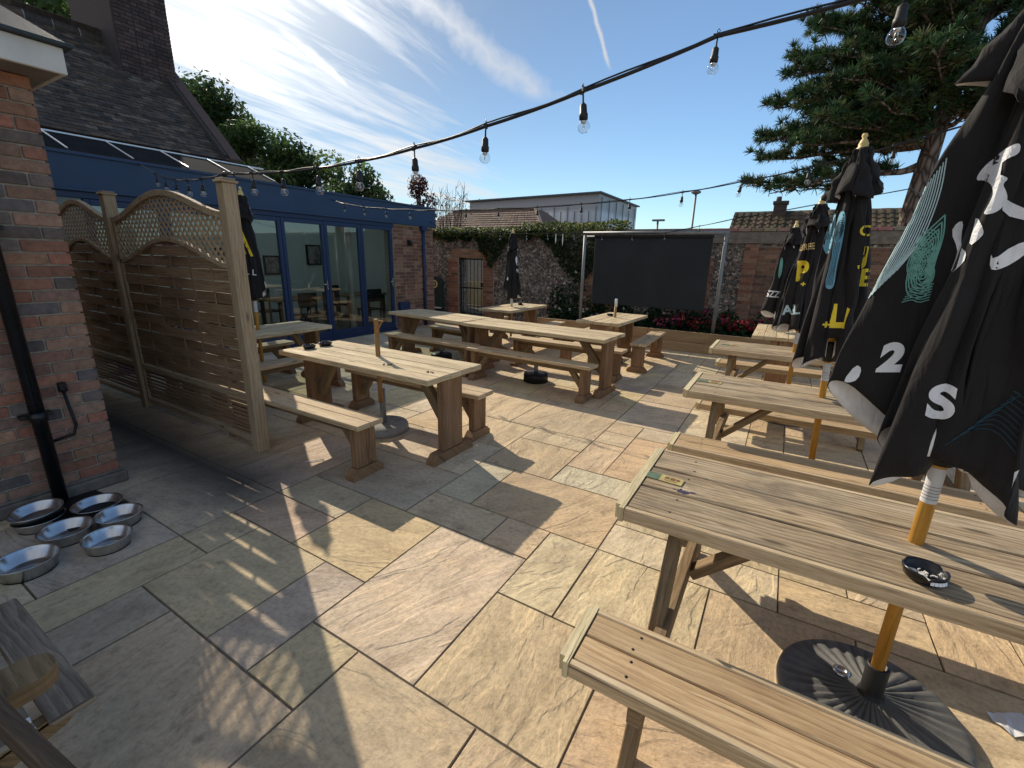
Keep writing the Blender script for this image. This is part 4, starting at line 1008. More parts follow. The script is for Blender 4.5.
# ------------------------------------------------------------------ lattice topped fence
def arch(x, W, lo, hi):
    t = x / W; return lo + (hi - lo) * (.5 - .5 * math.cos(2 * PI * t)) ** .85
def fence_panel(fence, x0, x1, y):
    W = x1 - x0; U0, U1_ = 1.91, 2.11; L0, L1 = 1.53, 1.735
    up = lambda x: arch(x, W, U0, U1_); lw = lambda x: arch(x, W, L0, L1)
    N = 36; xs = [W * i / N for i in range(N + 1)]
    # woven boards
    b = MB(); z = .50; r = 0; bays = 3; bh = .0865; rn = random.Random(int(W * 1000))
    while z < 1.74:
        A = .013 if z > .80 else .006
        t = .82 + rn.random() * .3
        pts = []
        for i in range(N + 1):
            x = xs[i]; ztop = min(z + bh, lw(x) - .01)
            yy = A * math.sin(PI * bays * x / W + PI * r) + (rn.uniform(-.0008, .0008))
            pts.append((x, yy, z, ztop))
        o = rn.random() * 9
        for a, c in zip(pts[:-1], pts[1:]):
            if a[3] - z < .012 or c[3] - z < .012: continue
            for sg in (-1, 1):
                h = sg * .004
                b.face([(a[0], a[1] + h, z), (c[0], c[1] + h, z), (c[0], c[1] + h, c[3]), (a[0], a[1] + h, a[3])], [(a[0] + o, o), (c[0] + o, o), (c[0] + o, o + c[3] - z), (a[0] + o, o + a[3] - z)], (t, t, t))
            b.face([(a[0], a[1] - .004, a[3]), (c[0], c[1] - .004, c[3]), (c[0], c[1] + .004, c[3]), (a[0], a[1] + .004, a[3])], None, (t, t, t))
            b.face([(a[0], a[1] - .004, z), (c[0], c[1] - .004, z), (c[0], c[1] + .004, z), (a[0], a[1] + .004, z)], None, (t, t, t))
        z += bh + .005; r += 1
    pn = b.build('panel', M['fence_wood'], fence, fix=False); pn.location = (x0 - fence.location.x, 0, 0)
    b = MB()
    for i in range(1, 3):
        x = W * i / 3; b.at(x - .016, x + .016, -.005, .005, .47, lw(x) - .02, .002)
    for x in (W / 6, W / 2, W * 5 / 6): b.at(x - .012, x + .012, -.004, .004, .47, lw(x) - .02, .002)
    b.build('batten', M['fence_wood'], pn)
    b = MB()
    for fn, w in ((up, .05), (lw, .038)):
        for i in range(N):
            p0, p1 = (xs[i], 0, fn(xs[i])), (xs[i + 1], 0, fn(xs[i + 1]))
            b.beam(p0, p1, .052 if fn is up else .044, w, c=.004)
    for x in (.018, W - .018): b.at(x - .018, x + .018, -.022, .022, .06, min(up(x), up(W - x)), .004)
    b.at(.037, W - .037, -.02, .02, .435, .49, .004); b.at(.037, W - .037, -.02, .02, .06, .115, .004)
    b.build('frame', M['post_wood'], pn)
    # diagonal lattice
    b = MB()
    for sg, yy in ((1, .006), (-1, -.006)):
        k = -3.0
        while k < W + 3:
            run = []
            for q in range(0, 90):
                z = 1.48 + q * .0075; x = k + sg * (z - 1.48) * 1.0
                if 0.02 < x < W - .02 and lw(x) - .005 < z < up(x) + .005: run.append((x, yy, z))
                else:
                    if len(run) > 2: b.beam(run[0], run[-1], .007, .019, c=.001)
                    run = []
            if len(run) > 2: b.beam(run[0], run[-1], .007, .019, c=.001)
            k += .078
    b.build('lattice', M['post_wood'], pn)
    # bottom louvre strips
    b = MB(); z = .135
    while z < .43:
        b.box((W - .08, .012, .026), T(W / 2, .004 * (1 if int(z * 100) % 2 else -1), z + .012), .002); z += .037
    b.build('louvre', M['fence_wood'], pn)
    return pn
fe = thing('lattice_fence', 'arched woven fence panels with diagonal lattice tops between square posts', 'fence', (-5.7, 1.995, 0))
fence_panel(fe, -5.70, -3.715, 1.995); fence_panel(fe, -7.42, -5.80, 1.995)
for x, h in ((-3.662, 2.16), (-5.75, 2.17)):
    b = MB(); b.at(x - .05 + 5.7, x + .05 + 5.7, -.05, .05, 0, h - .03, .006); p_ = b.build('post', M['post_wood'], fe)
    b = MB(); b.at(x - .062 + 5.7, x + .062 + 5.7, -.062, .062, h - .029, h - .012, .004); b.at(x - .048 + 5.7, x + .048 + 5.7, -.048, .048, h - .011, h + .004, .008); b.build('post_cap', M['post_wood'], p_)
b = MB(); b.lathe([(.0, 0), (.012, .002), (.02, .02), (.018, .034), (.0, .045)], 12, T(-3.662 + 5.7, 0, 2.165)); b.build('hook', M['iron'], p_)

# ------------------------------------------------------------------ blue garden room
br = thing('garden_room', 'navy blue garden room with glazed folding doors, brick pier and deep flat fascia', 'building', (-7.5, 5.4, 0))
def B_(b, name, mat, par=None, fix=True):
    o = b.build(name, mat, None, fix); o.parent = par or br
    if not par: o.matrix_parent_inverse = T(-br.location.x, -br.location.y, 0)
    return o
FX = -7.5
b = MB(); b.at(FX - .03, FX + .05, 1.6, 8.86, 2.30, 2.735, .006); b.at(FX + .051, FX + .072, 1.6, 8.88, 2.70, 2.735, .004); b.at(FX + .0505, FX + .062, 1.6, 8.87, 2.30, 2.335, .003); B_(b, 'fascia', M['navy'])
b = MB(); b.at(-11.4, FX - .031, 1.6, 8.86, 2.62, 2.70, .003) 
# roof laid in strips around the skylight
B_b = b
b2 = MB(); b2.at(-8.25, FX - .031, 1.6, 8.86, 2.60, 2.66, .003); b2.at(-11.4, -10.4, 1.6, 8.86, 2.60, 2.66, .003); b2.at(-10.399, -8.251, 1.6, 2.2, 2.60, 2.66, .003); b2.at(-10.399, -8.251, 8.3, 8.86, 2.60, 2.66, .003)
B_(b2, 'roof', M['lead'])
b = MB(); b.at(-10.398, -8.252, 2.201, 8.299, 2.61, 2.63, 0); B_(b, 'rooflight', M['glass'])  # roof lantern enlarged to let more daylight brighten the room
b = MB()
for y in (2.24, 3.45, 4.66, 5.87, 7.08, 8.26): b.at(-10.39, -8.26, y - .03, y + .03, 2.631, 2.69, .003)
B_(b, 'rooflight_bar', M['navy_dark'])
b = MB(); b.at(FX - .08, FX + .02, 1.6, 7.5, 2.225, 2.298, .004); b.at(FX - .08, FX + .02, 1.6, 7.5, 0, .05, .004); fr = B_(b, 'door_frame', M['navy_dark'])
ys = [2.35, 3.2, 4.05, 4.9, 5.75, 6.6, 7.45]
for i in range(len(ys) - 1):
    y0, y1 = ys[i] + .004, ys[i + 1] - .004; s = .062
    b = MB(); x0, x1 = FX - .05, FX + .012
    b.at(x0, x1, y0, y0 + s, .052, 2.222, .004); b.at(x0, x1, y1 - s, y1, .052, 2.222, .004); b.at(x0, x1, y0 + s + .001, y1 - s - .001, 2.15, 2.222, .004); b.at(x0, x1, y0 + s + .001, y1 - s - .001, .052, .19, .004)
    d = B_(b, 'door', M['navy_dark'])
    b = MB(); b.at(FX - .026, FX - .016, y0 + s - .005, y1 - s + .005, .185, 2.155, 0); B_(b, 'pane', M['glass'], d)
    if i in (3, 5):
        b = MB(); b.at(FX + .013, FX + .03, y1 - .045, y1 - .02, .98, 1.16, .004); b.tube([(FX + .03, y1 - .032, 1.09), (FX + .06, y1 - .032, 1.09), (FX + .06, y1 - .14, 1.085)], .008, 8); B_(b, 'handle', M['steel'], d)
b = MB(); b.at(FX - .28, FX - .012, 7.5, 8.80, 0, 2.299, 0); B_(b, 'pier_core', M['mortar'])
b = MB(); bricks(b, (FX, 8.80, .0), (0, -1, 0), 1.29, 2.29, (1, 0, 0), 8, [(.27, .14, .09), (.32, .18, .12), (.24, .12, .085), (.35, .21, .14), (.19, .105, .08)], c=0, var=.18); B_(b, 'brick_pier', M['brick'])
b = MB(); bricks(b, (FX, 8.812, .0), (-1, 0, 0), 3.6, 2.29, (0, 1, 0), 9, c=0); b.at(-11.2, FX - .013, 8.70, 8.782, 0, 2.29, 0, tint=(.3, .26, .22)); B_(b, 'side_wall', M['brick'])
b = MB(); b.tube([(FX + .05, 8.42, .02), (FX + .05, 8.42, 2.28)], .036, 12); b.at(FX + .0, FX + .10, 8.34, 8.50, 2.20, 2.298, .006); B_(b, 'downpipe', M['navy_dark'])
b = MB(); b.at(FX - .0, FX + .05, 7.92, 8.0, 1.86, 1.98, .004); b.lathe([(.03, -.09), (.045, -.08), (.045, 0), (.03, .012), (0, .014)], 12, T(FX + .07, 7.96, 1.95)); B_(b, 'wall_lamp', M['iron'])
b = MB(); b.at(FX + .0, FX + .10, 7.55, 7.85, .38, .62, .01); B_(b, 'meter_box', M['navy_dark'])
# inside the room
b = MB(); b.at(-11.3, FX - .085, 2.0, 8.69, -.03, -.004, 0); B_(b, 'room_floor', M['room_floor'])
b = MB(); b.at(-10.62, -10.55, 2.0, 8.69, 0, 2.59, 0); b.at(-10.549, FX - .30, 8.62, 8.69, 0, 2.59, 0); b.at(-10.549, FX - .09, 1.95, 2.02, 0, 2.59, 0); B_(b, 'room_wall', M['room_wall'])
b = MB()
for y in (4.75, 6.95): b.tube([(-8.3, y, .0), (-8.3, y, 2.58)], .06, 12)
B_(b, 'room_post', M['white_paint'])
for y, z, w, h in ((3.6, 1.45, .42, .5), (5.55, 1.5, .5, .42), (6.55, 1.35, .4, .44), (7.7, 1.6, .42, .5)):
    b = MB(); b.at(-10.548, -10.51, y - w / 2, y + w / 2, z - h / 2, z + h / 2, .005); f = B_(b, 'picture_frame', M['iron'])
    b = MB(); b.at(-10.509, -10.506, y - w / 2 + .04, y + w / 2 - .04, z - h / 2 + .04, z + h / 2 - .04, 0); B_(b, 'picture', M['picture'], f)
def indoor_table(label, x, y):
    r = thing('dining_table', label, 'table', (x, y, 0), 0, 'dark dining tables inside the garden room')
    b = MB(); b.at(-.35, .35, -.6, .6, .71, .75, .006); b.build('tabletop', M['sleeper_wood'], r)
    for sx in (-.3, .3):
        for sy in (-.52, .52):
            b = MB(); b.at(sx - .03, sx + .03, sy - .03, sy + .03, 0, .709, .004); b.build('leg', M['black_plastic'], r)
def indoor_chair(x, y, rz):
    r = thing('dining_chair', 'dark dining chair behind the glass doors, one of several around the indoor tables', 'chair', (x, y, 0), rz, 'dark chairs inside the garden room')
    b = MB(); b.at(-.2, .2, -.2, .2, .43, .46, .006); b.build('seat', M['black_plastic'], r)
    b = MB(); b.at(-.2, .2, .17, .2, .62, .9, .006); b.at(-.19, -.16, .17, .2, .46, .62, .003); b.at(.16, .19, .17, .2, .46, .62, .003); b.build('backrest', M['black_plastic'], r)
    for sx in (-.17, .17):
        for sy in (-.17, .17):
            b = MB(); b.at(sx - .018, sx + .018, sy - .018, sy + .018, 0, .43, .002); b.build('leg', M['black_plastic'], r)
indoor_table('dark dining table behind the left glass doors of the blue room', -8.75, 4.2); indoor_table('dark dining table behind the middle glass doors of the blue room', -8.75, 5.85); indoor_table('dark dining table behind the right glass door of the blue room', -8.75, 7.5)
for x, y, a in ((-8.15, 4.0, R(-90)), (-8.15, 5.6, R(-90)), (-8.15, 6.15, R(-90)), (-8.15, 7.3, R(-90)), (-9.35, 5.6, R(90)), (-9.35, 7.4, R(90))): indoor_chair(x, y, a)
# lean-to glazing strip along the back of the flat roof
b = MB(); b.face([(FX - .05, 1.6, 2.755), (FX - .05, 5.0, 2.755), (-8.36, 5.0, 3.06), (-8.36, 1.6, 3.06)], [(0, 0)] * 4); B_(b, 'glazing_strip', M['matte_dark'], fix=False)  # shade between the bars is put into the black colour
b = MB(); b.at(-8.40, -8.35, 1.6, 5.25, 3.06, 3.082, .004); B_(b, 'top_trim', M['white_trim'])
for y in (2.35, 3.0, 3.65, 4.3, 4.95):
    b = MB(); b.beam((FX - .10, y, 2.785), (-8.33, y, 3.062), .018, .016, c=.003); B_(b, 'glazing_bar', M['white_trim'])

# ------------------------------------------------------------------ old tiled roof with chimney, behind the blue room
ho = thing('tiled_house', 'old dark plain tiled roof with a large brick chimney behind the blue room', 'house', (-10.4, 2, 0))
def H_(b, name, mat, par=None, fix=True):
    o = b.build(name, mat, None, fix); o.parent = par or ho
    if not par: o.matrix_parent_inverse = T(-ho.location.x, -ho.location.y, 0)
    return o
def tile_slope(b, org, along, upslope, L, Hs, tw, gauge, pal, seed, th=.012, roll=0.0, var=.3):
    rn = random.Random(seed); org, a, u = V(org), V(along).normalized(), V(upslope).normalized(); n = a.cross(u)
    if n.z < 0: n = -n
    Mx = Matrix((a, u, n)).transposed().to_4x4(); rows = int(Hs / gauge) + 1
    for r in range(rows):
        x = -(r % 2) * tw * .5 if not roll else 0
        while x < L:
            x0, x1 = max(x, 0), min(x + tw, L)
            if x1 - x0 > .02:
                t = rn.choice(pal); s = 1 + rn.uniform(-var, var)
                m = Mx.copy(); m.translation = org + a * ((x0 + x1) / 2) + u * (r * gauge + gauge * .75) + n * (.02 + rn.uniform(-.004, .004))
                b.box((x1 - x0 - .004, gauge * 1.5, th), m @ RX(R(-5)) @ RZ(rn.uniform(-.015, .015)) @ RY(rn.uniform(-.02, .02)), 0, tint=tuple(q * s for q in t))
                if roll:
                    m2 = Mx.copy(); m2.translation = org + a * (x0 + .03) + u * (r * gauge + gauge * .6) + n * (.045)
                    b.box((tw * .34, gauge * 1.2, roll), m2 @ RX(R(-5)), 0, tint=tuple(q * s * .8 for q in t))
            x += tw
RIDGE = (-10.45, 4.97); EAVE = (-8.42, 3.10)
sl_ = V((RIDGE[0] - EAVE[0], 0, RIDGE[1] - EAVE[1])); SLn = sl_.length
oldp = [(.075, .058, .048), (.095, .07, .055), (.062, .052, .046), (.115, .08, .06), (.082, .066, .056), (.14, .11, .085)]
b = MB(); tile_slope(b, (EAVE[0], -4, EAVE[1]), (0, 1, 0), sl_, 8.72, SLn, .135, .078, oldp, 4, .010); rf = H_(b, 'roof', M['tile'])
b = MB(); tile_slope(b, (2 * RIDGE[0] - EAVE[0], -4, EAVE[1]), (0, 1, 0), V((-sl_.x, 0, sl_.z)), 8.72, SLn, .33, .19, oldp, 5); H_(b, 'rear_roof', M['tile'])
b = MB()
y = -4
while y < 4.72:
    b.lathe([(.12, 0), (.12, .31)], 12, T(RIDGE[0], y, RIDGE[1] - .03) @ RX(R(-90)), tint=random.choice(oldp), smooth=False); y += .32
H_(b, 'ridge', M['tile'], rf)
b = MB(); wp = [(EAVE[0] + .02, 4.60, 2.67), (EAVE[0] + .02, 4.60, EAVE[1] - .02), (RIDGE[0], 4.60, RIDGE[1] - .03), (2 * RIDGE[0] - EAVE[0], 4.60, EAVE[1] - .02), (2 * RIDGE[0] - EAVE[0], 4.60, 2.67)]
b.prism(wp, (0, .10, 0), tint=(.16, .085, .06)); b.at(EAVE[0] - .12, EAVE[0] - .02, -4, 4.59, 2.67, EAVE[1] - .05, 0, tint=(.16, .085, .06)); b.at(-12.5, -12.4, -4, 4.59, 0, 3.0, 0, tint=(.16, .085, .06)); H_(b, 'wall', M['brick'])
b = MB()
for sg in (0, 1):
    e = V((EAVE[0] if not sg else 2 * RIDGE[0] - EAVE[0], 4.80, EAVE[1] + .0)); r_ = V((RIDGE[0], 4.80, RIDGE[1]))
    b.beam(e, r_ + (r_ - e) * .01, .19, .14, c=.01, tint=(.13, .085, .07))
    b.beam(e + V((0, -.16, .06)), r_ + V((0, -.16, .06)), .05, .10, c=.01, tint=(.07, .06, .06))
H_(b, 'verge', M['brick'])
b = MB(); b.at(-11.35, -9.85, 3.95, 4.74, 4.3, 7.0, 0, tint=(.075, .06, .058)); b.at(-11.43, -9.77, 3.9, 4.79, 7.001, 7.2, 0, tint=(.08, .065, .06)); 
bricks(b, (-9.835, 4.755, 4.28), (0, -1, 0), .81, 2.7, (1, 0, 0), 31, [(.095, .062, .055), (.075, .055, .052), (.11, .075, .065)], c=0, bl=.166, bh=.05, j=.0085); bricks(b, (-9.85, 4.755, 4.28), (-1, 0, 0), 1.5, 2.7, (0, 1, 0), 32, [(.095, .062, .055), (.075, .055, .052)], c=0, bl=.166, bh=.05, j=.0085)
H_(b, 'chimney', M['brick'])

# the house stands farther off: same shape, larger
for o_ in [ho]: o_.location = V((ho.location.x * 1.3, ho.location.y * 1.3, -.495)); o_.scale = (1.3, 1.3, 1.3)

# ------------------------------------------------------------------ flint garden wall with brick dressings
gw = thing('flint_wall', 'old flint and brick garden wall behind the screen, flower bed and parasols', 'wall', (-2, 10.6, 0))
def W_(b, name, mat, fix=True):
    o = b.build(name, mat, None, fix); o.parent = gw; o.matrix_parent_inverse = T(2, -10.6, 0); return o
WY = 10.55
b = MB()
for x0, x1, z0, z1 in ((-14, -8.05, 0, 2.25), (-7.22, 9, 0, 2.25), (-8.05, -7.22, 1.62, 2.25)): b.at(x0, x1, WY, WY + .34, z0, z1, 0)
W_(b, 'flint_panel', M['flint'])
RB = [(.25, .105, .065), (.28, .13, .08), (.20, .09, .06), (.31, .165, .11), (.22, .11, .08), (.30, .17, .11)]
OB = [(.33, .19, .11), (.38, .23, .14), (.28, .15, .09), (.36, .17, .10), (.24, .15, .11)]
def wallbricks(name, x0, x1, z0, z1, seed, pal=RB, proud=.016, holes=()):
    b = MB(); b.at(x0, x1, WY - proud + .008, WY - .001, z0, z1, 0, tint=(.30, .25, .20)); bricks(b, (x0, WY - proud, z0), (1, 0, 0), x1 - x0, z1 - z0, (0, -1, 0), seed, pal, c=0, depth=.02, holes=holes); W_(b, name, M['brick'])
wallbricks('gate_jamb', -8.42, -8.05, 0, 1.62, 41); wallbricks('gate_jamb', -7.22, -6.86, 0, 1.62, 42)
wallbricks('gate_lintel', -8.30, -6.98, 1.625, 1.86, 43, OB, .018)
wallbricks('wall_end', -9.42, -9.05, 0, 2.2, 44, OB)
wallbricks('brick_patch', -4.35, -3.45, 0, 1.35, 45, OB); wallbricks('brick_patch', -3.48, -3.02, 1.36, 2.2, 47, OB)
wallbricks('brick_patch', -1.78, -1.38, .0, 1.78, 46)
wallbricks('brick_pier', -.84, -.58, .0, 2.02, 48, RB, .03)
wallbricks('recessed_panel', -.575, 1.6, .0, 1.98, 49, [(.17, .09, .06), (.20, .11, .07), (.14, .08, .06), (.23, .13, .085)], .012); wallbricks('brick_pier', 1.605, 2.0, 0, 2.02, 50, OB, .03)
b = MB(); b.at(-1.9, 9, WY - .045, WY + .36, 2.03, 2.26, .01); b.at(-14, -1.905, WY - .02, WY + .36, 2.252, 2.33, .01); W_(b, 'coping', M['plinth'])
b = MB(); rn = random.Random(9); x = -1.88
while x < 3: b.at(x, x + .21, WY - .06, WY + .38, 2.262, 2.325, .004, tint=tuple(q * rn.uniform(.7, 1.2) for q in (.30, .22, .16))); x += .222
W_(b, 'capping', M['brick'])
# iron gate
ga = thing('iron_gate', 'black iron bar gate set in the flint wall opening', 'gate', (-7.635, 10.62, 0))
b = MB(); b.at(-.41, -.375, -.02, .02, 0.0, 1.61, .003); b.at(.375, .41, -.02, .02, 0.0, 1.61, .003); b.at(-.374, .374, -.02, .02, 1.57, 1.61, .003); b.at(-.374, .374, -.015, .015, .78, .815, .002); b.at(-.374, .374, -.015, .015, .06, .10, .002); b.build('gate_frame', M['iron'], ga)
for k in range(6):
    b = MB(); x = -.375 + (k + .5) * .125; b.tube([(x, .0, .06), (x, .0, 1.58)], .009, 8); b.build('bar', M['iron'], ga)
b = MB(); b.at(.30, .372, -.03, .03, .84, .96, .004); b.build('lock', M['iron'], ga)
# what stands behind the gate
pf = thing('pale_fence', 'pale sunlit boarded fence seen through the bars of the iron gate', 'fence', (-9.5, 13.2, 0))
b = MB()
for k in range(22): b.at(-3 + k * .2, -3 + k * .2 + .19, -.01, .01, 0, .82, .003)
b.build('board', M['pale_wood'], pf)
b = MB(); b.at(-3, 1.4, .012, .05, .6, .68, .004); b.build('rail', M['pale_wood'], pf)
gh = thing('grey_shed', 'bluish grey shed wall seen through the top of the iron gate', 'shed', (-10.5, 15, 0))
b = MB(); b.at(-2, 2.2, 0, 2, 0, 2.4, .01); b.build('wall', M['concrete'], gh); b = MB(); b.at(-2.1, 2.3, -.1, 2.1, 2.402, 2.5, .01); b.build('roof', M['lead'], gh)
# dark arched board by the gate
db = thing('arched_board', 'dark green round-topped board with a pale ring, beside the iron gate', 'sign board', (-8.80, 10.36, 0))
b = MB(); pts = [(-.30, 0, 0), (.30, 0, 0), (.30, 0, .92)] + [(.30 * math.cos(a * PI / 12), 0, .92 + .16 * math.sin(a * PI / 12)) for a in range(1, 12)] + [(-.30, 0, .92)]
b.prism(pts, (0, .05, 0)); b.build('board', M['board_green'], db)
b = MB(); b.lathe([(.07, 0), (.07, .008), (.115, .008), (.115, 0)], 28, T(0, -.001, .86) @ RX(R(90)), caps=False); b.build('ring', M['print_cream'], db)
b = MB(); b.lathe([(.03, 0), (.03, .006), (0, .006)], 16, T(0, -.001, .86) @ RX(R(90))); b.build('hub', M['print_cream'], db)
b = MB(); b.at(-.26, .26, -.12, -.002, .18, .21, .004); b.build('shelf', M['white_paint'], db)

# ------------------------------------------------------------------ planter, screen
pl = thing('timber_planter', 'long raised flower bed faced with timber boards under the screen', 'planter', (-1.5, 9.0, 0))
def P_(b, name, mat): o = b.build(name, mat, pl); return o
for z0, z1 in ((.0, .186), (.19, .385)):
    x = -3.1
    for L in (2.4, 2.4, 2.35):
        b = MB(); t = .9 + random.random() * .2; b.at(x, x + L - .006, -.055, 0, z0, z1, .006, tint=(t, t, t)); P_(b, 'front_board', M['sleeper_wood']); x += L
b = MB(); b.at(-3.16, -3.105, -.05, 1.5, 0, .385, .006); P_(b, 'end_board', M['sleeper_wood'])
b = MB(); b.at(-3.1, 4.0, .001, 1.54, .0, .33, 0); tag(P_(b, 'soil', M['soil']))
sc = thing('outdoor_screen', 'large black outdoor screen hung in a grey tube frame over the flower bed', 'screen', (-2.36, 9.05, 0))
for x in (-1.32, 1.32):
    b = MB(); b.tube([(x, 0, .34), (x, 0, 2.16)], .032, 12); b.build('post', M['galv'], sc)
b = MB(); b.tube([(-1.36, 0, 2.165), (1.36, 0, 2.165)], .034, 12); b.tube([(-1.36, .05, 2.10), (1.36, .05, 2.10)], .018, 10); b.build('top_bar', M['galv'], sc)
b = MB(); b.at(-1.12, 1.10, .045, .085, .77, 2.075, .012); b.build('panel', M['screen_black'], sc)
b = MB(); b.at(-1.14, 1.12, .03, .09, 2.076, 2.13, .006); b.build('roller_box', M['iron'], sc)

# ------------------------------------------------------------------ foliage helpers
def rvec(rn):
    while True:
        v = V((rn.uniform(-1, 1), rn.uniform(-1, 1), rn.uniform(-1, 1)))
        if .01 < v.length < 1: return v
def leafq(b, p, size, rn, tint, nrm=None, asp=.55, droop=0):
    n = (nrm + rvec(rn) * .9).normalized() if nrm is not None else rvec(rn).normalized()
    u = n.orthogonal().normalized(); u = Matrix.Rotation(rn.uniform(0, 6.28), 3, n) @ u; w = n.cross(u)
    s = size * rn.uniform(.6, 1.25)
    b.face([p - u * s * .5, p + w * s * asp * .5 - n * s * .06, p + u * s * .5, p - w * s * asp * .5 - n * s * .06], None, tint)
def shade(c, rn, var=.3): 
    k = 1 + rn.uniform(-var, var); return tuple(x * k for x in c)
def crown(b, blobs, n, size, pal, seed, core=.35):
    "leaves spread through the volume of many overlapping clumps, thicker to the outside"
    rn = random.Random(seed); tot = sum(r * r for _, r in blobs)
    for (c, r) in blobs:
        c = V(c); pal_c = rn.choice(pal); k = rn.uniform(.7, 1.25)
        for _ in range(int(n * r * r / tot)):
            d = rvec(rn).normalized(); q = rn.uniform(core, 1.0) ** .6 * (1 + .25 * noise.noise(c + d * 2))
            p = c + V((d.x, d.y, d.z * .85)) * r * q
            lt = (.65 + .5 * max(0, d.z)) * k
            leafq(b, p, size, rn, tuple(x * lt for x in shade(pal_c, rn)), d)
def trunk_mesh(b, pts, rs, n=9): b.tube([V(p) for p in pts], rs, n)

# pine beyond the wall, right
pine = thing('pine_tree', 'big dark pine with layered branches overhanging from behind the right-hand wall', 'tree', (2.2, 14.0, 0))
PX, PY = 2.2, 14.0
b = MB(); tr = [(0, 0, 0), (-.05, 0, 1.5), (-.02, .02, 3), (.06, 0, 4.5), (.25, .1, 6), (.45, .1, 7.6), (.6, .2, 9.2)]
b.tube(tr, [.27, .22, .19, .17, .15, .12, .05], 14)
b.build('trunk', M['bark'], pine)
b = MB(); nb = MB(); rn = random.Random(17)
GREEN = [(.022, .052, .028), (.032, .07, .034), (.042, .085, .038), (.055, .10, .042), (.06, .095, .036), (.085, .10, .045)]
def tuft(p, d, size, warm):
    col = rn.choice(GREEN); k = rn.uniform(.75, 1.5) * (1 + warm)
    for _ in range(36):
        a = (d * .6 + rvec(rn)).normalized(); L = size * rn.uniform(.55, 1.1); s = a.orthogonal().normalized()
        s = Matrix.Rotation(rn.uniform(0, 6.28), 3, a) @ s; w = size * .062
        c = tuple(x * k * rn.uniform(.7, 1.4) for x in col)
        nb.face([p - s * w, p + s * w, p + a * L + s * w * .3, p + a * L - s * w * .3], None, c)
def limb(p0, p1, r0, droop, twig=5, dens=1.0, spread=.55, tsize=.26):
    p0, p1 = V(p0), V(p1); pts = []; N = 9
    side = (p1 - p0).cross(V((0, 0, 1))).normalized()
    for i in range(N + 1):
        t = i / N; p = p0.lerp(p1, t); p.z += -droop * math.sin(PI * t * .5) ** 2 + .16 * noise.noise((t * 3, p0.z * 3, p0.x + 5)); p += side * .2 * noise.noise((t * 2.5, p1.x * 3, 7)) * t
        pts.append(p)
    b.tube(pts, [lerp(r0, .012, (i / N) ** .8) for i in range(N + 1)], 7)
    for i in range(2, N + 1):
        for _ in range(int(twig * dens + rn.random())):
            t = (i + rn.random() - .5) / N
            q = pts[i].lerp(pts[max(i - 1, 0)], rn.random())
            sd = side * rn.choice((-1, 1)) * rn.uniform(.3, 1) + (p1 - p0).normalized() * rn.uniform(.2, .9) + V((0, 0, rn.uniform(-.05, .5)))
            L = spread * rn.uniform(.4, 1.15) * (1.15 - .4 * t)
            e = q + sd.normalized() * L
            b.tube([q, q.lerp(e, .5) + V((0, 0, .04)), e], [.014, .009, .005], 5)
            for f in (.45, .72, 1.0):
                pp = q.lerp(e, f) + V((rn.uniform(-.06, .06), rn.uniform(-.06, .06), rn.uniform(0, .08)))
                tuft(pp, (sd.normalized() + V((0, 0, .55))).normalized(), tsize * rn.uniform(.75, 1.2), rn.uniform(-.1, .5))
# local coordinates relative to trunk foot: long layers reach left towards the yard
limb((0, 0, 3.85), (-3.5, -.2, 3.62), .085, .15, 4, .8, .42, .22)
limb((-.1, 0, 3.9), (-2.3, .3, 3.50), .05, .12, 3, .7, .4, .22)
limb((-.8, -.05, 3.8), (-2.9, -.5, 3.42), .035, .05, 2, .5, .35, .2)
for (z0, x1, y1, z1, r, dn) in ((4.25, -3.1, .2, 4.35, .10, 1.5), (4.3, -2.5, -.9, 4.45, .08, 1.5), (4.4, -2.0, .9, 4.2, .08, 1.3), (4.6, -3.3, -.3, 4.75, .09, 1.5), (4.7, -2.7, .8, 5.0, .08, 1.4), (4.9, -2.6, -.9, 5.25, .08, 1.5), (5.1, -3.2, .2, 5.45, .08, 1.5), (5.3, -2.2, .9, 5.7, .07, 1.4), (5.5, -2.8, -.5, 6.1, .07, 1.5), (5.7, -2.9, .5, 6.5, .07, 1.5),
                                 (6.0, -2.4, -.6, 6.8, .06, 1.4), (6.2, -2.6, .4, 7.2, .06, 1.4), (6.5, -1.8, -.8, 7.4, .06, 1.4), (6.8, -2.2, .5, 7.9, .05, 1.4), (7.2, -1.6, -.4, 8.3, .05, 1.4), (7.4, -1.3, .6, 8.6, .05, 1.4),
                                 (4.5, -1.2, -1.1, 4.7, .07, 1.0), (5.0, -1.0, -1.5, 5.4, .07, 1.4), (5.6, -.8, -1.6, 6.3, .06, 1.4), (6.3, -.4, -1.6, 7.2, .06, 1.4), (4.6, .9, -1.4, 4.7, .07, 1.3), (5.2, 1.6, -.9, 5.6, .07, 1.4), (5.8, 2.2, -.3, 6.4, .06, 1.4), (6.4, 1.9, .5, 7.3, .06, 1.3), (7.0, .6, -1.2, 8.0, .05, 1.3), (7.6, .9, .2, 8.9, .05, 1.3), (8.2, -.3, -.3, 9.4, .04, 1.3), (4.9, 2.3, .2, 5.2, .07, 1.3)):
    zt = z0; i = max(k for k in range(len(tr)) if tr[k][2] <= zt); f = (zt - tr[i][2]) / (tr[min(i + 1, 6)][2] - tr[i][2] + 1e-6) if i < 6 else 0
    base = V(tr[i]).lerp(V(tr[min(i + 1, 6)]), f)
    limb(base, (x1, y1, z1), r, .12, 4.0, dn, .62, .185)
    limb(base, (x1 * .72 + rn.uniform(-.3, .3), y1 - .6, z1 + .12 + rn.uniform(-.15, .3)), r * .7, .12, 3.2, dn, .6, .185)
b.build('limb', M['bark'], pine); nb.build('crown', M['needle'], pine, fix=False)

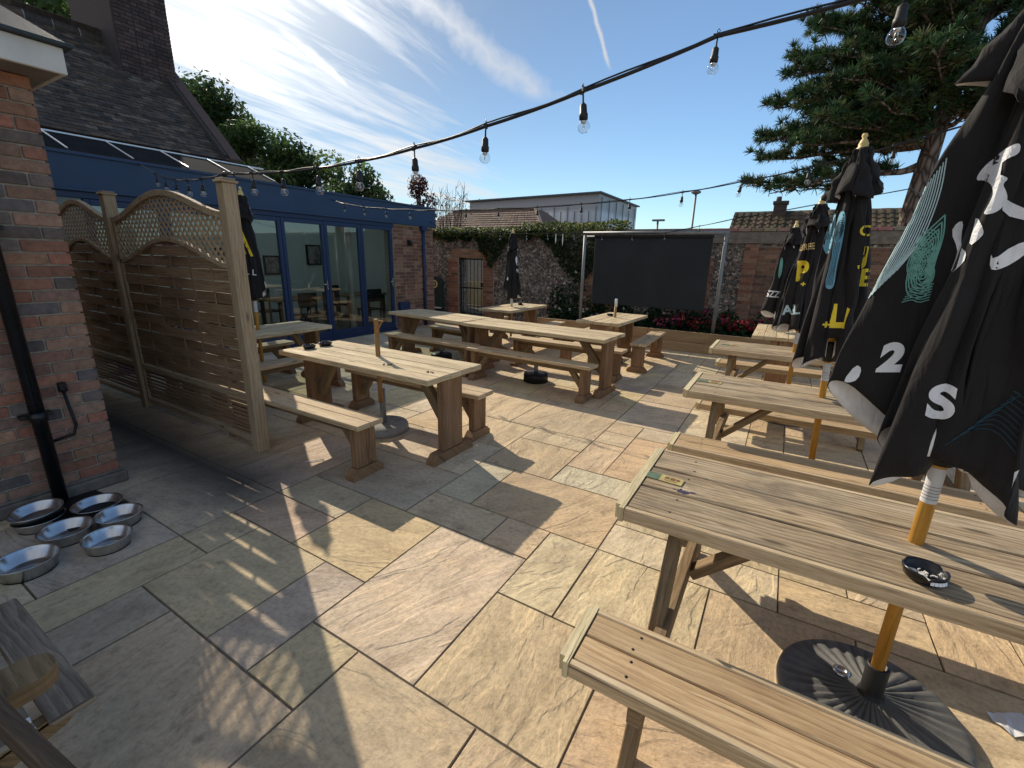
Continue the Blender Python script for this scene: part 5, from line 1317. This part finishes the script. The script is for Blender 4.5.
# broadleaf trees behind the blue room
def broad_tree(name, label, x, y, H, blobs, n, size, pal, seed, group='broadleaf trees behind the blue room'):
    r = thing(name, label, 'tree', (x, y, 0), 0, group)
    b = MB(); rn = random.Random(seed)
    b.tube([(0, 0, 0), (.1, 0, H * .3), (-.05, .1, H * .6), (.1, .05, H * .85)], [.26, .2, .14, .03], 10); b.build('trunk', M['bark'], r)
    b = MB()
    for c, rad in blobs: 
        z0 = min(c[2] * .75, H * .6); b.tube([(0, .03, z0), tuple(V((0, 0, z0)).lerp(V(c), .6)), c], [.07, .04, .012], 6)
    b.build('limb', M['bark'], r)
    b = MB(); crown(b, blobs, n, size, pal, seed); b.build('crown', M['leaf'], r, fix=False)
    return r
DG = [(.06, .11, .035), (.085, .15, .042), (.11, .175, .052), (.05, .09, .034), (.13, .18, .055)]
LG = [(.07, .13, .03), (.09, .15, .035), (.06, .11, .03), (.11, .15, .04)]
def blobs_for(w, h0, h1, n, seed, rad):
    rn = random.Random(seed); out = []
    for _ in range(n):
        t = rn.random(); z = lerp(h0, h1, t); ww = w * (1 - .62 * t ** 1.8)
        a = rn.uniform(0, 6.28); q = math.sqrt(rn.random()) * ww
        out.append(((q * math.cos(a), q * math.sin(a), z), rad * rn.uniform(.6, 1.15)))
    return out
broad_tree('broadleaf_tree', 'tall leafy tree rising beside the old tiled roof', -26, 13.4, 9.8, blobs_for(3.3, 3.0, 9.3, 50, 3, 1.25), 13000, .26, DG + LG, 3)
broad_tree('broadleaf_tree', 'leafy tree seen over the ridge, left of the brick chimney', -22, 7.0, 11, blobs_for(2.0, 4.5, 11, 34, 7, 1.0), 9000, .27, DG, 7)
broad_tree('broadleaf_tree', 'rounded dark tree over the middle of the blue fascia', -18.4, 13.0, 6.4, blobs_for(2.5, 2.2, 5.7, 34, 5, .85), 9500, .21, DG, 5)
broad_tree('broadleaf_tree', 'dark ragged tree over the right end of the blue fascia', -14.6, 12.6, 5.3, blobs_for(1.5, 2.0, 4.9, 26, 9, .6), 6000, .18, DG, 9)
broad_tree('broadleaf_tree', 'small pale green tree between the tiled roof and the dark trees', -20.5, 12.3, 6.6, blobs_for(2.1, 2.2, 6.2, 28, 11, .8), 7500, .2, LG, 11)
# purple leaved shrub and bare shrub by the corner
RD = [(.10, .035, .035), (.075, .028, .03), (.13, .05, .04), (.06, .03, .025)]
broad_tree('purple_shrub', 'thin purple leaved shrub at the corner of the blue fascia', -11.6, 13.0, 4.2, blobs_for(.65, 2.0, 4.2, 20, 13, .34), 1500, .13, RD, 13, None)
bs = thing('bare_shrub', 'bare twiggy shrub in front of the brown hipped roof', 'shrub', (-10.2, 12.9, 0))
b = MB(); rn = random.Random(3)
for k in range(44):
    a = rn.uniform(0, 6.28); q = rn.uniform(.1, 1.0); top = V((q * math.cos(a) * 1.1, q * math.sin(a) * .5, rn.uniform(3.0, 3.95)))
    p0 = V((q * math.cos(a) * .25, q * math.sin(a) * .2, 1.0)); m_ = p0.lerp(top, .55) + V((rn.uniform(-.1, .1), 0, 0)); b.tube([(0, 0, 0), p0, m_, top], [.03, .018, .010, .004], 5, caps=False)
    for _ in range(4):
        t = rn.uniform(.4, .95); s_ = m_.lerp(top, t); b.tube([s_, s_ + V((rn.uniform(-.2, .2), rn.uniform(-.1, .1), rn.uniform(.1, .3)))], [.006, .003], 4, caps=False)
b.build('twigs', M['bark'], bs)
b = MB()
for k in range(260):
    leafq(b, V((rn.uniform(-1, 1), rn.uniform(-.4, .4), rn.uniform(2.2, 3.7))), .08, rn, shade((.16, .10, .07), rn))
b.build('leaves', M['leaf'], bs, fix=False)
# ivy over the wall top
iv = thing('ivy', 'green ivy spilling over the top of the flint wall and hanging beside the screen', 'ivy', (-5, 10.5, 2.3))
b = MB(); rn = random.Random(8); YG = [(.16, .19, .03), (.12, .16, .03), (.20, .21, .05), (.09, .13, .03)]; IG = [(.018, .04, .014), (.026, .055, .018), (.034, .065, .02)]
for k in range(12000):
    x = rn.uniform(-9.0, -3.3); nx = noise.noise((x * 1.3, 2.2, 0)); nx2 = noise.noise((x * 3.7, 5.1, 0))
    hump = .10 + .13 * max(0, nx) + .10 * max(0, nx2) + (.10 if x > -6 else 0)
    hang = .16 + .22 * max(0, nx2 + .3) + (1.05 * max(0, 1 - abs(x + 4.35) / .85) ** .6 if x > -5.3 else 0) + .75 * max(0, 1 - abs(x + 6.9) / .55)
    t = rn.random(); top = rn.random() < .42
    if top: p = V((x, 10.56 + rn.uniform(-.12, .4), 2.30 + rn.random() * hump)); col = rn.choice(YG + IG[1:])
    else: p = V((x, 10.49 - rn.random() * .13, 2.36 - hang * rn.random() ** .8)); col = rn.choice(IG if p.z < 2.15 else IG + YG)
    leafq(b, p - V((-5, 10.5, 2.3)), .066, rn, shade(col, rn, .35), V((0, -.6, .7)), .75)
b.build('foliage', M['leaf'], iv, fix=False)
b = MB()
for k in range(16):
    x = rn.uniform(-9, -3.4); L = rn.uniform(.2, .9); pts = [V((x + .05 * math.sin(i * 1.3 + k), 10.515, 2.36 - L * i / 6)) - V((-5, 10.5, 2.3)) for i in range(7)]
    b.tube(pts, [.012 - .0014 * i for i in range(7)], 5)
b.build('stem', M['bark'], iv)
# bedding plants
FLC = {'red': [(.20, .006, .010), (.13, .005, .009), (.25, .010, .014)], 'pink': [(.24, .012, .07), (.17, .010, .055), (.29, .025, .10)], 'white': [(.6, .55, .52), (.5, .36, .38)]}
def bedding(x, y, colr, h, w, nl, nf, label, grp):
    r = thing('bedding_plant', label, 'plant', (x, y, .33), 0, grp)
    rn = random.Random(int(x * 97 + y * 31)); b = MB(); h *= rn.uniform(.75, 1.2); w *= rn.uniform(.8, 1.25); nf = int(nf * rn.uniform(.4, 1.5)); r.rotation_euler[2] = rn.uniform(-.5, .5)
    for _ in range(nl):
        d = rvec(rn).normalized(); q = rn.random() ** .5
        p = V((d.x * w * q, d.y * w * .8 * q, abs(d.z) * h * q)); leafq(b, p, .085, rn, shade(rn.choice([(.02, .05, .016), (.03, .07, .02), (.014, .035, .014)]), rn), V((d.x, d.y, .6)), .65)
    b.build('leaves', M['leaf'], r, fix=False)
    if nf:
        b = MB()
        for _ in range(nf):
            d = rvec(rn).normalized(); c = V((d.x * w * .95, d.y * w * .8 - .02, (.45 + .5 * rn.random()) * h))
            col = rn.choice(FLC[colr])
            for k in range(7):
                leafq(b, c + rvec(rn) * .028, .05, rn, shade(col, rn), V((0, -.5, .8)), .85)
        b.build('blossom', M['petal'], r, fix=False)
    b = MB(); b.tube([(0, 0, -.03), (.01, 0, h * .4)], [.008, .004], 5); b.build('stem', M['bark'], r)
x = -2.0
cols = ['pink', 'pink', 'red', 'red', 'red', 'pink', 'red', 'red', 'red', 'red', 'pink', 'red']
for k in range(17):
    c = cols[k % len(cols)] if x > -2.1 else 'white'
    bedding(x, 9.26 + random.uniform(-.04, .06), c, .30, .17, 150, 17, '%s flowering bedding plant in the front row of the planter' % ('red' if c == 'red' else 'pink'), '%s bedding plants in the planter' % c); x += .21
x = -2.1
for k in range(13):
    bedding(x, 9.62 + random.uniform(-.1, .1), 'red' if k % 3 else 'pink', .40, .2, 150, 7, 'leafy bedding plant with few blooms in the second row of the planter', 'leafy second row of bedding plants'); x += .29
x = -4.45
for k in range(9):
    bedding(x, 9.35 + random.uniform(-.1, .2), 'white', .34, .2, 170, 4, 'dark leafy plant with a few pale blooms at the left end of the planter', 'dark plants at the left end of the planter'); x += .28
for k, (x, y, h, w) in enumerate(((-4.3, 10.1, .95, .35), (-3.7, 10.15, .85, .35), (-4.75, 10.2, .8, .3), (-3.1, 10.1, .55, .3), (-2.4, 10.1, .5, .35), (-1.6, 10.1, .5, .35), (-.9, 10.05, .55, .3))):
    bedding(x, y, 'white', h, w, 420, 5 if k < 3 else 0, ('tall dark bush against the wall at the left end of the flower bed' if k < 3 else 'dark bush against the wall below the screen'), 'dark bushes along the back of the flower bed')

# ------------------------------------------------------------------ festoon lights
def lamp_proto():
    b = MB(); b.tube([(0, 0, .012), (0, 0, -.048)], .0035, 6); b.lathe([(.006, -.04), (.013, -.048), (.0145, -.075), (.017, -.078), (.0165, -.096), (.012, -.098)], 14); b.at(-.02, .02, -.007, .007, -.007, .009, .002); b.tube([(0, 0, .008), (.006, 0, .018), (0, 0, .026), (-.006, 0, .018), (0, 0, .008)], .0018, 5)
    h = b.build('lamp_holder', M['black_plastic'])
    b = MB(); b.lathe([(.0125, -.097), (.015, -.102), (.0215, -.112), (.0235, -.122), (.021, -.133), (.012, -.141), (.0, -.143)], 18); g = b.build('bulb', M['bulb_glass'], h)
    b = MB(); b.tube([(-.004, 0, -.10), (-.007, 0, -.125), (0, 0, -.129), (.007, 0, -.125), (.004, 0, -.10)], .0012, 5); b.lathe([(.011, -.098), (.009, -.108), (.003, -.112), (0, -.112)], 10); b.build('filament', M['steel'], h)
    return h
LAMP = lamp_proto(); lamp_used = [False]
def festoon(label, pts, lamps, r=.0055, sag=0.02, scl=None):
    rt_ = thing('festoon_string', label, 'string lights', pts[0], 0, 'festoon light strings')
    o0 = V(pts[0]); P = [V(p) for p in pts]
    fine = []
    for i in range(len(P) - 1):
        for q in range(6):
            t = q / 6; fine.append(P[i].lerp(P[i + 1], t) - V((0, 0, sag * 4 * t * (1 - t))) - o0)
    fine.append(P[-1] - o0)
    b = MB(); b.tube(fine, r, 7); b.tube([p + V((.004, 0, .008 + .004 * math.sin(i * .9))) for i, p in enumerate(fine)], r * .5, 5); b.build('cable', M['black_plastic'], rt_)
    for p in lamps:
        if lamp_used[0]: h = dup(LAMP, rt_)
        else: h = LAMP; lamp_used[0] = True; h.parent = rt_
        if scl: h.scale = (scl[lamps.index(p)],) * 3
        h.location = V(p) - o0; h.rotation_euler = (random.uniform(-.09, .09), random.uniform(-.09, .09), random.uniform(0, 6.28))
W1 = [(-3.64, 1.97, 2.19), (-3.17, 1.91, 2.15), (-2.74, 1.84, 2.12), (-2.32, 1.77, 2.10), (-1.91, 1.70, 2.09), (-1.49, 1.64, 2.10), (-1.08, 1.59, 2.13), (-.693, 1.602, 2.197), (-.301, 1.703, 2.319), (.139, 1.622, 2.311), (.55, 1.6, 2.40), (1.1, 1.55, 2.55), (1.7, 1.5, 2.75)]
festoon('nearest festoon string, from the fence post up over the camera side', W1, W1[1:11], .006, .004, [.95, .95, .95, .95, .95, .9, .9, .74, .85, .9])
W2 = [(-7.43, 2.99, 2.70)] + [(lerp(-7.43, -3.68, t), lerp(2.99, 1.98, t), lerp(2.70, 2.18, t) - .10 * math.sin(PI * t)) for t in (.14, .28, .42, .56, .70, .84)] + [(-3.67, 1.97, 2.18)]
festoon('festoon string from the blue fascia to the top of the fence post', W2, W2[2:7], .005, .003)
W3 = [(-7.43, 5.9, 2.60), (-6.78, 5.66, 2.48), (-6.21, 5.58, 2.40), (-5.64, 5.51, 2.35), (-5.06, 5.43, 2.31), (-4.50, 5.36, 2.28), (-3.92, 5.30, 2.26), (-3.36, 5.24, 2.255), (-2.76, 5.19, 2.25), (-2.17, 5.15, 2.26), (-1.59, 5.10, 2.28), (-1.04, 5.04, 2.32), (-.51, 4.98, 2.38), (.01, 4.91, 2.45), (.55, 4.85, 2.56), (1.1, 4.8, 2.7), (1.7, 4.75, 2.9)]
festoon('festoon string sagging across the middle of the yard from the blue fascia to the right', W3, W3[1:15], .0055, .006)
W4 = [(-7.4, 8.6, 2.42), (-7.13, 8.8, 2.22), (-6.4, 8.95, 2.18), (-5.7, 9.0, 2.165), (-5.02, 9.0, 2.16), (-4.51, 9.0, 2.165), (-3.9, 9.0, 2.17), (-3.31, 9.0, 2.15), (-2.69, 9.0, 2.15), (-2.08, 9.0, 2.16), (-1.5, 9.0, 2.27), (-.87, 9.02, 2.40), (.21, 9.1, 2.58), (1.36, 9.3, 2.78), (2.2, 13.6, 3.2)]
festoon('farthest festoon string, along the top of the black screen and up to the pine', W4, [W4[k] for k in (3, 4, 5, 6, 7, 8, 9, 10)], .0055, .006)
b = MB()
for (x, z, L) in ((-4.32, 2.16, .20), (-4.16, 2.16, .24)): b.lathe([(.004, -L), (.012, -L * .7), (.006, 0), (.001, .01)], 8, T(x, 9.0, z))
tag(b.build('icicle_drops', M['white_trim']), 'two pale icicle shaped drops hanging from the far light string left of the screen', 'ornament')

# ------------------------------------------------------------------ houses and lamps beyond the wall
h1 = thing('tiled_bungalow', 'house with mossy ribbed tile roof and stub chimney beyond the right-hand wall', 'house', (.6, 18, 0))
b = MB(); tile_slope(b, (-2.65, 0, 2.50), (1, 0, 0), (0, 1.35, .88), 7.6, 1.55, .225, .27, [(.13, .10, .06), (.155, .115, .07), (.105, .085, .055), (.17, .12, .08), (.09, .078, .05)], 61, .02, .035, .25); b.build('roof', M['tile'], h1)
b = MB(); b.at(-2.5, 4.8, .15, 3.0, 0, 2.5, 0, tint=(.3, .2, .15)); b.build('wall', M['brick'], h1)
b = MB(); b.prism([(-2.62, .0, 2.48), (-2.62, 1.36, 3.37), (-2.62, 2.72, 2.48)], (7.5, 0, 0), tint=(.10, .085, .06)); b.build('roof_core', M['tile'], h1)
b = MB(); b.at(-1.42, -1.02, 1.1, 1.5, 3.2, 3.72, .01, tint=(.11, .085, .075)); b.at(-1.46, -.98, 1.06, 1.54, 3.66, 3.76, .01, tint=(.10, .085, .075)); b.lathe([(.09, 3.74), (.08, 3.92), (.06, 3.92)], 12, T(-1.3, 1.3, 0), tint=(.12, .09, .08)); b.build('chimney', M['brick'], h1)
b = MB(); b.at(1.95, 2.6, .10, .148, 1.75, 2.45, .01); wn = b.build('window', M['white_paint'], h1)
h2 = thing('hipped_house', 'brown tiled hipped roof of a house beyond the ivy wall', 'house', (-14.2, 20, 0))
bp = [(.20, .135, .105), (.17, .115, .09), (.23, .155, .12)]
b = MB()
e0, e1, rg0, rg1 = V((-5, 0, 2.75)), V((4.0, 0, 2.75)), V((-3, 2.0, 4.1)), V((2.4, 2.0, 4.1)); e2, e3 = V((4.0, 5, 2.75)), V((-5, 5, 2.75))
for poly in ([e0, e1, rg1, rg0], [e1, e2, rg1 + V((0, 1, 0)), rg1], [e2, e3, rg0, rg1 + V((0, 1, 0))], [e3, e0, rg0]): b.face(poly, None, (.17, .115, .09))
b.build('roof_core', M['tile'], h2)
b = MB()
for r_ in range(11):
    t0, t1 = r_ / 11, (r_ + 1.25) / 11; x = 0
    a0, a1 = e0.lerp(rg0, t0), e1.lerp(rg1, t0); c0, c1 = e0.lerp(rg0, t1), e1.lerp(rg1, t1); up = V((0, -.02, .03)); n = 34
    for k in range(n):
        s0, s1 = k / n + .001, (k + 1) / n - .001; tt = random.choice(bp); q = 1 + random.uniform(-.2, .2)
        b.face([a0.lerp(a1, s0) + up * 1.6, a0.lerp(a1, s1) + up * 1.6, c0.lerp(c1, s1) + up * .6, c0.lerp(c1, s0) + up * .6], None, tuple(v * q for v in tt))
b.build('roof', M['tile'], h2, fix=False)
b = MB(); b.beam(e1 + V((0, 0, .05)), rg1 + V((0, 0, .06)), .16, .09, tint=(.30, .22, .17)); b.beam(rg0 + V((0, 0, .05)), rg1 + V((0, 0, .06)), .16, .09, tint=(.26, .19, .15)); b.build('ridge', M['tile'], h2)
b = MB(); b.at(-4.7, 3.7, .3, 4.7, 0, 2.74, 0, tint=(.28, .18, .13)); b.build('wall', M['brick'], h2)
h3 = thing('sheeted_building', 'pale building wrapped in translucent sheeting under a dark temporary roof beyond the ivy wall', 'building', (-14.2, 26, 0))
b = MB()
b.face([(-4.7, 0, 0), (4.33, 0, 0), (4.33, 0, 5.24), (-4.7, 0, 5.1)]); b.face([(4.33, 0, 0), (4.33, 7.4, 0), (4.33, 7.4, 5.24), (4.33, 0, 5.24)]); b.face([(-4.7, 0, 0), (-4.7, 7, 0), (-4.7, 7, 5.1), (-4.7, 0, 5.1)])
b.build('sheeting', M['sheeting'], h3, fix=False)
b = MB(); b.prism([(-4.95, -.25, 5.13), (4.5, -.25, 5.27), (4.5, -.25, 5.35), (-4.95, -.25, 5.21)], (0, 7.8, 0)); b.build('roof', M['lead'], h3)
for k in range(21):
    b = MB(); x = -4.6 + k * .44; b.tube([(x, -.06, 0), (x, -.06, 4.35 if k % 2 else 4.6)], .03, 6); b.build('scaffold_pole', M['galv'], h3)
for k in range(6):
    b = MB(); b.tube([(4.39, .3 + 1.3 * k, 0), (4.39, .3 + 1.3 * k, 5.1)], .03, 6); b.build('scaffold_pole', M['galv'], h3)
def street_lamp(label, x, y, H, hd):
    r = thing('street_lamp', label, 'lamp post', (x, y, 0), 0, 'street lamps beyond the wall')
    b = MB(); b.tube([(0, 0, 0), (0, 0, 1.2), (0, 0, H)], [.06, .05, .045], 10); b.build('pole', M['galv'], r)
    b = MB()
    if hd: b.lathe([(.04, H - .05), (.2, H + .02), (.2, H + .08), (.08, H + .14), (0, H + .15)], 16)
    else: b.at(-.25, .3, -.1, .1, H, H + .08, .03)
    b.build('lamp_head', M['galv'], r)
street_lamp('taller street lamp with a round head above the right end of the screen', -3.98, 22, 4.5, True); street_lamp('shorter street lamp with a flat head above the middle of the screen', -5.48, 22, 3.4, False)
